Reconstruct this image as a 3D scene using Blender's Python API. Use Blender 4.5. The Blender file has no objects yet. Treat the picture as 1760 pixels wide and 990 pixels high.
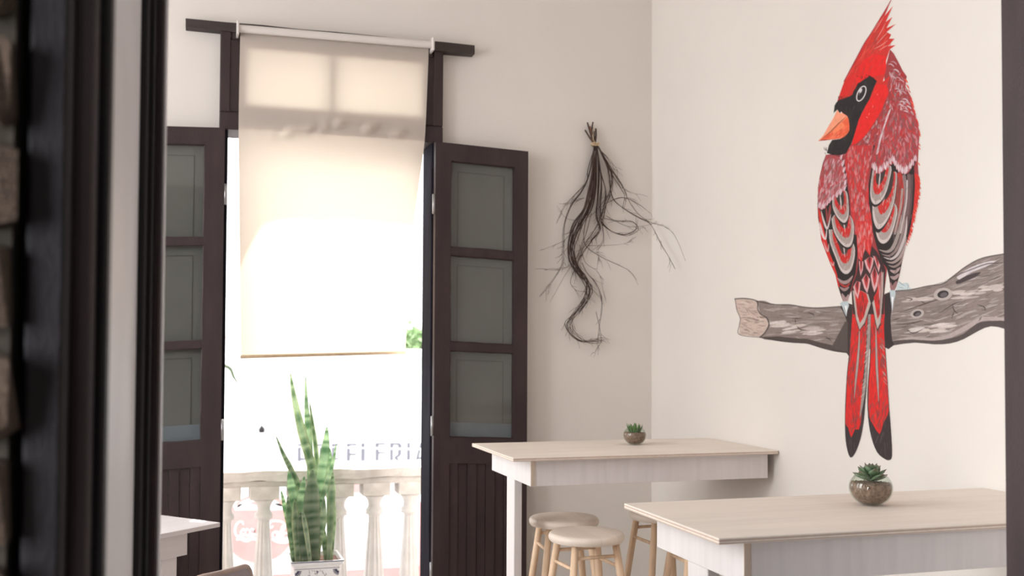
import bpy, bmesh, math, random
from mathutils import Vector, Matrix
random.seed(7)
PI = math.pi
sc = bpy.context.scene
C = sc.collection

# ------------------------------------------------------------------ camera
# room axes: X along the balcony wall (right), Y into the room (towards the balcony), Z up
FPX, YAW, PITCH, ROLL, PPY = 1751.65, 0.296, 0.030, -0.005, 544.4      # for a 1760 x 990 frame
EYE = Vector((0.0, 0.0, 1.487))
_f = Vector((math.sin(YAW)*math.cos(PITCH), math.cos(YAW)*math.cos(PITCH), math.sin(PITCH)))
_r = Vector((math.cos(YAW), -math.sin(YAW), 0.0))
_d = _f.cross(_r)
RGT = math.cos(ROLL)*_r + math.sin(ROLL)*_d
DWN = -math.sin(ROLL)*_r + math.cos(ROLL)*_d
cam = bpy.data.cameras.new('camera')
cam_o = bpy.data.objects.new('camera', cam); C.objects.link(cam_o)
m3 = Matrix((RGT, -DWN, -_f)).transposed()
cam_o.matrix_world = Matrix.Translation(EYE) @ m3.to_4x4()
cam.sensor_width = 36.0; cam.sensor_fit = 'HORIZONTAL'
cam.lens = FPX/1760*36
cam.shift_y = (PPY-495)/1760
cam.clip_start = 0.05; cam.clip_end = 300
cam.dof.use_dof = True; cam.dof.focus_distance = 3.3; cam.dof.aperture_fstop = 4.0
sc.camera = cam_o

# ------------------------------------------------------------------ world, sun, daylight, exposure
w = bpy.data.worlds.new('sky'); sc.world = w; w.use_nodes = True
w.node_tree.nodes['Background'].inputs[0].default_value = (0.93, 0.965, 1.0, 1)
w.node_tree.nodes['Background'].inputs[1].default_value = 4.2
SUN = Vector((0.12, 0.50, 0.86)).normalized()
sl = bpy.data.lights.new('sun', 'SUN'); sl.energy = 9.0; sl.angle = math.radians(0.6); sl.color = (1, 0.95, 0.87)
so = bpy.data.objects.new('sun', sl); C.objects.link(so); so.rotation_euler = SUN.to_track_quat('Z', 'Y').to_euler()
def daylight(name, loc, rot, sx, sy, e, col):
    l = bpy.data.lights.new(name, 'AREA'); l.shape = 'RECTANGLE'; l.size = sx; l.size_y = sy; l.energy = e; l.color = col
    o = bpy.data.objects.new(name, l); C.objects.link(o); o.location = loc; o.rotation_euler = rot
    return o
# daylight from two unseen left-wall windows; the next-room lamp is added fill
daylight('daylight_window_a', (-2.60, 2.75, 2.25), (0, -PI/2+.62, 0), 2.5, 1.1, 73, (0.95, 0.97, 1.0))
daylight('daylight_window_b', (-2.60, 4.25, 2.25), (0, -PI/2+.62, 0), 2.5, 1.1, 24, (0.95, 0.97, 1.0))
daylight('fill_next_room', (-2.25, -0.4, 1.7), (0, -PI/2, 0), 1.5, 1.1, 130, (0.9, 0.94, 1.0))
sc.view_settings.view_transform = 'Standard'; sc.view_settings.look = 'None'
sc.view_settings.exposure = 0.0; sc.view_settings.gamma = 1.0; sc.view_settings.use_curve_mapping = False

# ------------------------------------------------------------------ measuring helpers
def ray(px, py):
    return RGT*((px-880)/FPX) + DWN*((py-PPY)/FPX) + _f
def atX(px, py, X): d = ray(px, py); return EYE + d*((X-EYE.x)/d.x)
def atY(px, py, Y): d = ray(px, py); return EYE + d*((Y-EYE.y)/d.y)
def atZ(px, py, Z): d = ray(px, py); return EYE + d*((Z-EYE.z)/d.z)
def mpp(p):                                   # metres per pixel at a point
    return (p-EYE).dot(_f)/FPX
def lin(c):
    return tuple(((v/255)/12.92 if v/255 <= 0.04045 else ((v/255+0.055)/1.055)**2.4) for v in c)

# ------------------------------------------------------------------ materials
MATS = {}
def nt(name):
    m = bpy.data.materials.new(name); m.use_nodes = True
    n = m.node_tree.nodes; l = m.node_tree.links
    return m, n, l, n['Principled BSDF']
def mat(name, col, rough=0.6, var=0.10, scale=(8, 8, 8), detail=5, bump=0.0, bscale=None, metal=0.0, coat=0.0, spec=0.5, col2=None):
    """plain coloured material broken up by procedural noise"""
    m, n, l, b = nt(name)
    tc = n.new('ShaderNodeTexCoord'); mp = n.new('ShaderNodeMapping'); mp.inputs['Scale'].default_value = scale
    l.new(tc.outputs['Object'], mp.inputs['Vector'])
    nz = n.new('ShaderNodeTexNoise'); nz.inputs['Scale'].default_value = 1.0; nz.inputs['Detail'].default_value = detail
    l.new(mp.outputs[0], nz.inputs['Vector'])
    rp = n.new('ShaderNodeValToRGB')
    c2 = col2 if col2 else tuple(v*(1-var) for v in col)
    c1 = tuple(min(1, v*(1+var*0.6)) for v in col)
    rp.color_ramp.elements[0].position = 0.32; rp.color_ramp.elements[1].position = 0.68
    rp.color_ramp.elements[0].color = (*c2, 1); rp.color_ramp.elements[1].color = (*c1, 1)
    l.new(nz.outputs['Fac'], rp.inputs['Fac']); l.new(rp.outputs['Color'], b.inputs['Base Color'])
    b.inputs['Roughness'].default_value = rough; b.inputs['Metallic'].default_value = metal
    b.inputs['Specular IOR Level'].default_value = spec
    b.inputs['Coat Weight'].default_value = coat
    if bump:
        n2 = n.new('ShaderNodeTexNoise'); n2.inputs['Scale'].default_value = bscale or 30; n2.inputs['Detail'].default_value = 6
        if bscale: l.new(tc.outputs['Object'], n2.inputs['Vector'])
        else: l.new(mp.outputs[0], n2.inputs['Vector'])
        bp = n.new('ShaderNodeBump'); bp.inputs['Strength'].default_value = bump; bp.inputs['Distance'].default_value = 0.01
        l.new(n2.outputs['Fac'], bp.inputs['Height']); l.new(bp.outputs[0], b.inputs['Normal'])
    MATS[name] = m
    return m
def mat_ply(name, col, edge, grain=0.06, axis='x'):
    """whitewashed plywood: faint grain on the faces, ply lines on the cut edges of the sheet"""
    m, n, l, b = nt(name)
    tc = n.new('ShaderNodeTexCoord'); mp = n.new('ShaderNodeMapping')
    mp.inputs['Scale'].default_value = (1.5, 22, 22) if axis == 'x' else ((22, 22, 1.5) if axis == 'z' else (22, 1.5, 22))
    l.new(tc.outputs['Object'], mp.inputs['Vector'])
    nz = n.new('ShaderNodeTexNoise'); nz.inputs['Scale'].default_value = 1.4; nz.inputs['Detail'].default_value = 7; nz.inputs['Distortion'].default_value = 0.4
    l.new(mp.outputs[0], nz.inputs['Vector'])
    rp = n.new('ShaderNodeValToRGB'); rp.color_ramp.elements[0].position = 0.3; rp.color_ramp.elements[1].position = 0.7
    rp.color_ramp.elements[0].color = (*[v*(1-grain*2.2) for v in col], 1); rp.color_ramp.elements[1].color = (*[min(1, v*(1+grain)) for v in col], 1)
    l.new(nz.outputs['Fac'], rp.inputs['Fac'])
    big = n.new('ShaderNodeTexNoise'); big.inputs['Scale'].default_value = 2.3; big.inputs['Detail'].default_value = 3
    l.new(tc.outputs['Object'], big.inputs['Vector'])
    mx = n.new('ShaderNodeMix'); mx.data_type = 'RGBA'; mx.blend_type = 'MULTIPLY'
    mr = n.new('ShaderNodeMapRange'); mr.inputs['To Min'].default_value = 0.88; mr.inputs['To Max'].default_value = 1.08
    l.new(big.outputs['Fac'], mr.inputs['Value'])
    mx.inputs['Factor'].default_value = 1.0
    l.new(rp.outputs['Color'], mx.inputs['A']); l.new(mr.outputs[0], mx.inputs['B'])
    l.new(mx.outputs['Result'], b.inputs['Base Color'])
    b.inputs['Roughness'].default_value = 0.55
    MATS[name] = m
    return m
def mat_edge(name, light, dark, thick, n_ply=4):
    """cut edge of plywood: alternating plies across the sheet thickness"""
    m, n, l, b = nt(name)
    tc = n.new('ShaderNodeTexCoord'); sx = n.new('ShaderNodeSeparateXYZ'); l.new(tc.outputs['Object'], sx.inputs[0])
    wv = n.new('ShaderNodeMath'); wv.operation = 'MULTIPLY'; wv.inputs[1].default_value = 2*PI*n_ply/2/thick
    l.new(sx.outputs['Z'], wv.inputs[0])
    sn = n.new('ShaderNodeMath'); sn.operation = 'SINE'; l.new(wv.outputs[0], sn.inputs[0])
    nz = n.new('ShaderNodeTexNoise'); nz.inputs['Scale'].default_value = 60; nz.inputs['Detail'].default_value = 4
    l.new(tc.outputs['Object'], nz.inputs['Vector'])
    ad = n.new('ShaderNodeMath'); ad.operation = 'MULTIPLY_ADD'; ad.inputs[1].default_value = 1.6; 
    l.new(nz.outputs['Fac'], ad.inputs[0]); l.new(sn.outputs[0], ad.inputs[2])
    rp = n.new('ShaderNodeValToRGB'); rp.color_ramp.elements[0].position = 0.25; rp.color_ramp.elements[1].position = 0.85
    rp.color_ramp.elements[0].color = (*light, 1); rp.color_ramp.elements[1].color = (*dark, 1)
    l.new(ad.outputs[0], rp.inputs['Fac']); l.new(rp.outputs['Color'], b.inputs['Base Color']); b.inputs['Roughness'].default_value = 0.7
    return m
def mat_vcol(name, rough=0.6, var=0.12, nscale=60, spec=0.3, trans=0.0):
    """painted colour from the mesh, with brush-like procedural variation"""
    m, n, l, b = nt(name)
    at = n.new('ShaderNodeAttribute'); at.attribute_name = 'Col'
    tc = n.new('ShaderNodeTexCoord'); nz = n.new('ShaderNodeTexNoise'); nz.inputs['Scale'].default_value = nscale; nz.inputs['Detail'].default_value = 5
    l.new(tc.outputs['Object'], nz.inputs['Vector'])
    mr = n.new('ShaderNodeMapRange'); mr.inputs['To Min'].default_value = 1-var*1.6; mr.inputs['To Max'].default_value = 1+var*1.6
    l.new(nz.outputs['Fac'], mr.inputs['Value'])
    mx = n.new('ShaderNodeMix'); mx.data_type = 'RGBA'; mx.blend_type = 'MULTIPLY'; mx.inputs['Factor'].default_value = 1
    l.new(at.outputs['Color'], mx.inputs['A']); l.new(mr.outputs[0], mx.inputs['B']); l.new(mx.outputs['Result'], b.inputs['Base Color'])
    b.inputs['Roughness'].default_value = rough; b.inputs['Specular IOR Level'].default_value = spec
    return m
def mat_glass(name, tint=(0.95, 0.98, 0.96), rough=0.02, ior=1.45, extra=0.0):
    """thin clear glass: lets light through and mirrors at grazing angles"""
    m = bpy.data.materials.new(name); m.use_nodes = True; n = m.node_tree.nodes; l = m.node_tree.links
    for x in list(n): n.remove(x)
    out = n.new('ShaderNodeOutputMaterial'); tr = n.new('ShaderNodeBsdfTransparent'); tr.inputs[0].default_value = (*tint, 1)
    gl = n.new('ShaderNodeBsdfGlossy'); gl.inputs['Roughness'].default_value = rough
    lw_ = n.new('ShaderNodeLayerWeight'); lw_.inputs['Blend'].default_value = 0.5; pw = n.new('ShaderNodeMath'); pw.operation = 'POWER'; pw.inputs[1].default_value = 4.5; l.new(lw_.outputs['Facing'], pw.inputs[0])
    fr = n.new('ShaderNodeMath'); fr.operation = 'MULTIPLY_ADD'; fr.inputs[1].default_value = 0.75; fr.inputs[2].default_value = ((ior-1)/(ior+1))**2; l.new(pw.outputs[0], fr.inputs[0])
    ad = n.new('ShaderNodeMath'); ad.operation = 'ADD'; ad.inputs[1].default_value = extra; ad.use_clamp = True
    nz = n.new('ShaderNodeTexNoise'); nz.inputs['Scale'].default_value = 5; tc = n.new('ShaderNodeTexCoord'); l.new(tc.outputs['Object'], nz.inputs['Vector'])
    mrn = n.new('ShaderNodeMapRange'); mrn.inputs['To Min'].default_value = rough; mrn.inputs['To Max'].default_value = rough*1.6+.005; l.new(nz.outputs['Fac'], mrn.inputs['Value']); l.new(mrn.outputs[0], gl.inputs['Roughness'])
    mx = n.new('ShaderNodeMixShader'); l.new(fr.outputs[0], ad.inputs[0]); l.new(ad.outputs[0], mx.inputs[0]); l.new(tr.outputs[0], mx.inputs[1]); l.new(gl.outputs[0], mx.inputs[2]); l.new(mx.outputs[0], out.inputs[0])
    return m
def mat_fabric(name, refl, tran, weave=1400):
    m = bpy.data.materials.new(name); m.use_nodes = True; n = m.node_tree.nodes; l = m.node_tree.links
    for x in list(n): n.remove(x)
    out = n.new('ShaderNodeOutputMaterial'); df = n.new('ShaderNodeBsdfDiffuse'); tl = n.new('ShaderNodeBsdfTranslucent')
    tc = n.new('ShaderNodeTexCoord'); nz = n.new('ShaderNodeTexNoise'); nz.inputs['Scale'].default_value = 2.2; nz.inputs['Detail'].default_value = 4
    l.new(tc.outputs['Object'], nz.inputs['Vector'])
    for sh, c in ((df, refl), (tl, tran)):
        rp = n.new('ShaderNodeValToRGB'); rp.color_ramp.elements[0].color = (*[v*0.97 for v in c], 1); rp.color_ramp.elements[1].color = (*[min(1, v*1.03) for v in c], 1)
        l.new(nz.outputs['Fac'], rp.inputs['Fac']); l.new(rp.outputs[0], sh.inputs[0])
    ad = n.new('ShaderNodeAddShader'); l.new(df.outputs[0], ad.inputs[0]); l.new(tl.outputs[0], ad.inputs[1]); l.new(ad.outputs[0], out.inputs[0])
    return m

M_wall = mat('plaster_white', (0.79, 0.73, 0.67), 0.85, 0.035, (1.3, 1.3, 1.3), 6, 0.12, 9)
M_ceil = mat('plaster_ceiling', (0.80, 0.77, 0.73), 0.9, 0.03, (1, 1, 1))
M_floor = mat('floor_tile', (0.47, 0.43, 0.40), 0.5, 0.2, (3, 3, 3))
M_dark = mat('dark_door_paint', (0.046, 0.029, 0.029), 0.5, 0.22, (14, 14, 3), 6, 0.25, spec=0.28)
M_black = mat('near_black_paint', (0.016, 0.012, 0.014), 0.5, 0.25, (14, 14, 3), 6, 0.2, spec=0.3)
M_matte = mat('matte_dark_paint', (0.020, 0.018, 0.024), 0.95, 0.3, (14, 14, 3), 6, 0.2, spec=0.04)
M_lint = mat('lintel_paint', (0.045, 0.030, 0.026), 0.6, 0.25, (6, 20, 20), 6, 0.4)
M_shut = mat('shutter_grey', (0.165, 0.165, 0.152), 0.7, 0.10, (3, 3, 2), 5)
M_mould = mat('shutter_moulding', (0.105, 0.105, 0.095), 0.7, 0.1, (3, 3, 2))
M_reveal = mat('reveal_white_paint', (0.84, 0.80, 0.80), 0.5, 0.06, (4, 4, 4), 5, 0.1)
M_brick = mat('old_brick', (0.125, 0.082, 0.056), 0.95, 0.4, (10, 10, 14), 8, 0.7, 30, col2=(0.07, 0.047, 0.034))
M_mortar = mat('old_mortar', (0.075, 0.06, 0.045), 0.95, 0.3, (14, 14, 14), 6, 0.6, 40)
M_ply = mat_ply('plywood_top', (0.89, 0.795, 0.705), None, 0.028, 'x')
M_apron = mat_ply('whitewashed_ply', (0.82, 0.765, 0.745), None, 0.03, 'z')
M_edge = mat_edge('plywood_edge', (0.86, 0.77, 0.68), (0.62, 0.47, 0.37), 0.015)
M_cut = mat('plywood_cut', (0.66, 0.53, 0.42), 0.7, 0.15, (30, 30, 8))
M_wtab = mat_ply('white_table_paint', (0.78, 0.72, 0.71), None, 0.03, 'x')
M_fab = mat_fabric('blind_fabric', (0.47, 0.41, 0.36), (0.40, 0.335, 0.262))
M_white = mat('white_plastic', (0.72, 0.66, 0.62), 0.4, 0.03)
M_bar = mat('blind_bar', (0.70, 0.52, 0.34), 0.5, 0.1, (30, 30, 30))
M_twig = mat('twig_bark', (0.080, 0.046, 0.035), 0.8, 0.35, (60, 60, 20))
M_twig2 = mat('twig_cut', (0.30, 0.15, 0.09), 0.8, 0.3, (60, 60, 20))
M_raf = mat('raffia', (0.62, 0.46, 0.28), 0.8, 0.25, (90, 90, 90))
M_stone = mat('weathered_stone', (0.60, 0.565, 0.54), 0.95, 0.16, (9, 9, 9), 8, 0.5, 26, col2=(0.47, 0.43, 0.405))
M_bstone = mat('baluster_stone', (0.63, 0.605, 0.59), 0.95, 0.10, (9, 9, 9), 8, 0.3, 26)
M_fac = mat('street_wall_white', (0.88, 0.87, 0.85), 0.9, 0.04, (1, 1, 1))
M_letter = mat('sign_letter_grey', (0.16, 0.155, 0.185), 0.6, 0.10, (3, 3, 3))
M_red = mat('sign_red_with_glare', (0.62, 0.27, 0.25), 0.6, 0.10, (4, 4, 4))  # paler than the sign's own red; veiling glare mixed into the colour
M_redband = mat('red_wall_band', (0.60, 0.28, 0.26), 0.8, 0.12, (4, 4, 4))
M_swhite = mat('sign_white', (0.86, 0.84, 0.82), 0.6, 0.04, (4, 4, 4))
M_pblue = mat('faded_blue_paint', (0.36, 0.46, 0.52), 0.7, 0.10, (4, 4, 4))
M_street = mat('asphalt', (0.22, 0.21, 0.20), 0.95, 0.2, (2, 2, 2))
M_glass = mat_glass('bowl_glass', (0.93, 0.96, 0.93), 0.015, 1.45)
M_pane = mat_glass('window_glass', (0.93, 0.93, 0.92), 0.04, 1.45, 0.0)
M_soil = mat('brown_gravel', (0.37, 0.225, 0.175), 0.9, 0.45, (120, 120, 120), 6, 0.8, 160, col2=(0.21, 0.12, 0.095))
M_peb = mat('gravel_grain', (0.26, 0.16, 0.12), 0.85, 0.4, (150, 150, 150))
M_leafv = mat_vcol('painted_leaf_green', 0.45, 0.10, 90, 0.5)
def add_translucency(m, fac):
    n = m.node_tree.nodes; l = m.node_tree.links; b = n['Principled BSDF']; out = n['Material Output']
    tl = n.new('ShaderNodeBsdfTranslucent'); mx = n.new('ShaderNodeMixShader'); mx.inputs[0].default_value = fac
    l.new(b.inputs['Base Color'].links[0].from_socket, tl.inputs[0]); l.new(b.outputs[0], mx.inputs[1]); l.new(tl.outputs[0], mx.inputs[2]); l.new(mx.outputs[0], out.inputs[0])
M_sleaf = mat_vcol('snake_leaf_green', 0.4, 0.10, 90, 0.5); add_translucency(M_sleaf, .45)
M_mural = mat_vcol('mural_paint', 0.7, 0.10, 55, 0.25)
M_pot = mat('white_glazed_pot', (0.88, 0.88, 0.90), 0.25, 0.04, (6, 6, 6), coat=0.3)
M_blue = mat('blue_glaze_line', (0.035, 0.04, 0.10), 0.3, 0.2, (30, 30, 30))
M_chair = mat('taupe_chair_shell', (0.40, 0.345, 0.36), 0.45, 0.06, (5, 5, 5))
M_chair2 = mat('chair_rim_tan', (0.46, 0.34, 0.29), 0.5, 0.1, (20, 20, 20))
M_steel = mat('grey_steel', (0.35, 0.34, 0.34), 0.35, 0.1, (10, 10, 10), metal=0.8)
M_caster = mat_fabric('shadow_caster_canvas', (0.30, 0.27, 0.23), (0.50, 0.45, 0.38))
M_tree = mat('tree_leaf_green', (0.30, 0.42, 0.21), 0.7, 0.3, (3, 3, 3))
M_trunk = mat('tree_bark', (0.12, 0.08, 0.06), 0.9, 0.3, (6, 6, 2))
M_pink = mat('pink_house_wall', (0.75, 0.50, 0.45), 0.9, 0.08, (2, 2, 2))
def mat_stool(name, tint):
    m, n, l, b = nt(name)
    tc = n.new('ShaderNodeTexCoord'); sx = n.new('ShaderNodeSeparateXYZ'); l.new(tc.outputs['Object'], sx.inputs[0])
    dv = n.new('ShaderNodeMath'); dv.operation = 'DIVIDE'; dv.inputs[1].default_value = 0.075; l.new(sx.outputs['X'], dv.inputs[0])
    fl = n.new('ShaderNodeMath'); fl.operation = 'FLOOR'; l.new(dv.outputs[0], fl.inputs[0])
    wn = n.new('ShaderNodeTexWhiteNoise'); wn.noise_dimensions = '1D'; l.new(fl.outputs[0], wn.inputs['W'])
    mp = n.new('ShaderNodeMapping'); mp.inputs['Scale'].default_value = (50, 3, 50); l.new(tc.outputs['Object'], mp.inputs[0])
    nz = n.new('ShaderNodeTexNoise'); nz.inputs['Scale'].default_value = 1; nz.inputs['Detail'].default_value = 6; l.new(mp.outputs[0], nz.inputs['Vector'])
    ad = n.new('ShaderNodeMath'); ad.operation = 'MULTIPLY_ADD'; ad.inputs[1].default_value = 0.55; l.new(wn.outputs['Value'], ad.inputs[0]); 
    m2 = n.new('ShaderNodeMath'); m2.operation = 'MULTIPLY'; m2.inputs[1].default_value = 0.45; l.new(nz.outputs['Fac'], m2.inputs[0]); l.new(m2.outputs[0], ad.inputs[2])
    rp = n.new('ShaderNodeValToRGB'); rp.color_ramp.elements[0].color = (*[v*0.80 for v in tint], 1); rp.color_ramp.elements[1].color = (*[min(1, v*1.08) for v in tint], 1)
    l.new(ad.outputs[0], rp.inputs['Fac']); l.new(rp.outputs[0], b.inputs['Base Color']); b.inputs['Roughness'].default_value = 0.42
    return m
M_seat = mat_stool('stool_seat_wood', (0.90, 0.77, 0.65))
M_leg = mat('stool_leg_wood', (0.80, 0.57, 0.38), 0.45, 0.14, (40, 40, 4), 6)

# ------------------------------------------------------------------ mesh helpers
class MB:
    def __init__(s): s.v = []; s.f = []; s.c = []
    def add(s, vs, fs, col=None):
        k = len(s.v); s.v += [Vector(q) for q in vs]; s.f += [tuple(i+k for i in f) for f in fs]
        s.c += [col]*len(vs); return s
    def box(s, a, b, bev=0.0):
        x0, y0, z0 = a; x1, y1, z1 = b
        if bev <= 0:
            return s.add([(x0,y0,z0),(x1,y0,z0),(x1,y1,z0),(x0,y1,z0),(x0,y0,z1),(x1,y0,z1),(x1,y1,z1),(x0,y1,z1)],
                         [(0,3,2,1),(4,5,6,7),(0,1,5,4),(1,2,6,5),(2,3,7,6),(3,0,4,7)])
        bm = bmesh.new(); bmesh.ops.create_cube(bm, size=1)
        for v in bm.verts: v.co = Vector(((x0+x1)/2+v.co.x*(x1-x0), (y0+y1)/2+v.co.y*(y1-y0), (z0+z1)/2+v.co.z*(z1-z0)))
        bmesh.ops.bevel(bm, geom=list(bm.edges), offset=bev, segments=1, affect='EDGES')
        bm.verts.index_update()
        s.add([v.co for v in bm.verts], [tuple(v.index for v in f.verts) for f in bm.faces]); bm.free(); return s
    def tube(s, pts, rad, seg=8, cap=True, col=None):
        pts = [Vector(p) for p in pts]; n = len(pts)
        rr = rad if isinstance(rad, (list, tuple)) else [rad]*n
        vs = []; up = Vector((0.13, 0.31, 0.94)).normalized()
        for i, p in enumerate(pts):
            t = (pts[min(i+1, n-1)]-pts[max(i-1, 0)]).normalized()
            a = t.cross(up)
            if a.length < 1e-3: a = t.cross(Vector((1, 0, 0)))
            a.normalize(); b = t.cross(a); up = b.cross(t) if False else up
            for k in range(seg):
                th = 2*PI*k/seg; vs.append(p + (a*math.cos(th)+b*math.sin(th))*rr[i])
        fs = []
        for i in range(n-1):
            for k in range(seg):
                k2 = (k+1) % seg; fs.append((i*seg+k, i*seg+k2, (i+1)*seg+k2, (i+1)*seg+k))
        if cap: fs.append(tuple(range(seg-1, -1, -1))); fs.append(tuple((n-1)*seg+k for k in range(seg)))
        return s.add(vs, fs, col)
    def lathe(s, prof, seg=32, c=(0, 0, 0), mod=None, cap=True):
        vs = []; c = Vector(c)
        for (r, z) in prof:
            for k in range(seg):
                th = 2*PI*k/seg; q = r*(mod(th, z) if mod else 1); vs.append(c+Vector((q*math.cos(th), q*math.sin(th), z)))
        n = len(prof); fs = []
        for i in range(n-1):
            for k in range(seg):
                k2 = (k+1) % seg; fs.append((i*seg+k, i*seg+k2, (i+1)*seg+k2, (i+1)*seg+k))
        if cap: fs.append(tuple(range(seg-1, -1, -1))); fs.append(tuple((n-1)*seg+k for k in range(seg)))
        return s.add(vs, fs)
    def prism(s, poly, off):
        n = len(poly); a = [Vector(p) for p in poly]; b = [p+Vector(off) for p in a]
        return s.add(a+b, [tuple(range(n)), tuple(range(2*n-1, n-1, -1))]+[(i, i+n, (i+1) % n+n, (i+1) % n) for i in range(n)])
    def mesh(s, name, m, smooth=False, vc=False, fix=True):
        me = bpy.data.meshes.new(name); me.from_pydata([tuple(v) for v in s.v], [], s.f); me.update()
        if vc:
            at = me.color_attributes.new('Col', 'FLOAT_COLOR', 'POINT')
            for i, c in enumerate(s.c): at.data[i].color = (*(c or (0.5, 0.5, 0.5)), 1)
        if fix:
            bm = bmesh.new(); bm.from_mesh(me); bmesh.ops.recalc_face_normals(bm, faces=bm.faces); bm.to_mesh(me); bm.free()
        if smooth:
            for p in me.polygons: p.use_smooth = True
        for q in (m if isinstance(m, (list, tuple)) else [m]): me.materials.append(q)
        return me
    def build(s, name, m, parent=None, smooth=False, vc=False, origin=None, auto=None, fix=True):
        if origin is not None:
            o_ = Vector(origin); s.v = [v-o_ for v in s.v]
        me = s.mesh(name, m, smooth or auto is not None, vc, fix)
        o = link(name, me, parent, origin)
        if auto is not None: me.set_sharp_from_angle(angle=auto)
        return o
def link(name, me, parent=None, loc=None):
    o = bpy.data.objects.new(name, me); C.objects.link(o)
    if parent: o.parent = parent
    if loc is not None: o.location = loc
    return o
def tag(o, label=None, cat=None, group=None, kind=None):
    if label: o['label'] = label
    if cat: o['category'] = cat
    if group: o['group'] = group
    if kind: o['kind'] = kind
    return o
def empty(name, loc=(0, 0, 0), rz=0.0):
    o = bpy.data.objects.new(name, None); C.objects.link(o); o.location = loc; o.rotation_euler = (0, 0, rz); o.empty_display_size = 0.1
    return o
def copy_tree(o, parent=None):
    c = o.copy(); C.objects.link(c); c.parent = parent
    for ch in list(o.children): copy_tree(ch, c)
    return c
def struct(o): o['kind'] = 'structure'; return o
def cat_spline(P, n=6):
    """smooth curve through points of any dimension"""
    P = [Vector(p) for p in P]; out = []
    for i in range(len(P)-1):
        p0 = P[max(i-1, 0)]; p1 = P[i]; p2 = P[i+1]; p3 = P[min(i+2, len(P)-1)]
        for k in range(n):
            t = k/n
            out.append(0.5*((2*p1)+(p2-p0)*t+(2*p0-5*p1+4*p2-p3)*t*t+(3*p1-p0-3*p2+p3)*t**3))
    out.append(P[-1]); return out

# ================================================================== the room
XR, YB, XL, YF, ZC = 2.38, 5.16, -2.60, 1.72, 4.25       # right wall, balcony wall, left wall, wall with the doorway we look through, ceiling
YO = 5.33                                                 # outer face of the balcony wall
DX0, DX1 = 0.085, 1.150                                   # door opening
ZH = atY(566, 75, YB).z + 0.01                            # head of the opening
struct(MB().box((XL-0.3, YF, -0.12), (XR+0.2, YO, 0)).build('floor', M_floor))
struct(MB().box((XL-0.3, YF-0.66, ZC), (XR+0.2, YO, ZC+0.15)).build('ceiling', M_ceil))
struct(MB().box((XR, YF-0.66, -0.1), (XR+0.2, YO, ZC)).build('wall_right', M_wall))
b = MB(); b.box((XL-0.3, YB, -3.6), (DX0, YO, ZC)); b.box((DX1, YB, -3.6), (XR+0.2, YO, ZC)); b.box((DX0, YB, ZH), (DX1, YO, ZC)); b.box((DX0, YB, -3.6), (DX1, YO, -0.001))
struct(b.build('wall_back', M_wall))
b = MB(); zs0, zs1 = 0.95, 3.55
for (y0, y1, z0, z1) in ((YF, 2.15, 0, ZC), (3.35, 3.65, 0, ZC), (4.85, YB, 0, ZC), (2.15, 3.35, 0, zs0), (2.15, 3.35, zs1, ZC), (3.65, 4.85, 0, zs0), (3.65, 4.85, zs1, ZC)):
    b.box((XL-0.3, y0, z0), (XL, y1, z1))
struct(b.build('wall_left', M_wall))
for i, yc in enumerate((2.75, 4.25)):
    wd = struct(empty('window_%d' % (i+1), (XL-0.05, yc, zs0)))
    f = MB()
    f.box((-0.04, -0.6, 0), (0.02, -0.53, 2.6)).box((-0.04, 0.53, 0), (0.02, 0.6, 2.6)).box((-0.04, -0.53, 0), (0.02, 0.53, 0.07)).box((-0.04, -0.53, 2.53), (0.02, 0.53, 2.6))
    f.build('window_frame', M_dark, wd)
    MB().box((-0.03, -0.025, 0.07), (0.01, 0.025, 2.53)).build('muntin', M_dark, wd)
# next room, where the camera stands
NX0, NX1, NY = -2.2, 2.58, -2.6
struct(MB().box((NX0-0.1, NY, -0.12), (NX1, YF, -0.001)).build('floor_next_room', M_floor))
struct(MB().box((NX0-0.1, NY, 3.4), (NX1+0.2, YF-0.65, 3.5)).build('ceiling_next_room', M_ceil))
b = MB(); b.box((NX0-0.2, NY, 0), (NX0, -1.0, 3.4)).box((NX0-0.2, 0.2, 0), (NX0, YF-0.6, 3.4)).box((NX0-0.2, -1.0, 0), (NX0, 0.2, 0.9)).box((NX0-0.2, -1.0, 2.5), (NX0, 0.2, 3.4))  # opening cut for the added fill lamp
struct(b.build('wall_next_room_left', M_mortar))
struct(MB().box((NX1, NY, 0), (NX1+0.2, YF-0.66, 3.4)).build('wall_next_room_right', M_mortar))
b = MB(); b.box((NX0-0.2, NY-0.2, 0), (NX1+0.2, NY, 3.4))
struct(b.build('wall_next_room_rear', M_mortar))
# wall with the doorway: left jamb, right jamb, head
YN = 1.06
JL = atY(186, 500, 1.17).x                               # painted reveal of the left jamb
JR = atY(1723, 500, YF+.02).x
bx = atY(40, 500, YN-0.012).x
b = MB(); b.box((XL-0.3, YN+0.12, -0.1), (JL, YF, ZC)); b.box((JR+0.10, YN+0.012, -0.1), (XR+0.2, YF, ZC)); b.box((JL, YN+0.12, 2.7), (JR+0.10, YF, ZC))
wf = struct(b.build('wall_front', M_reveal))
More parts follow.
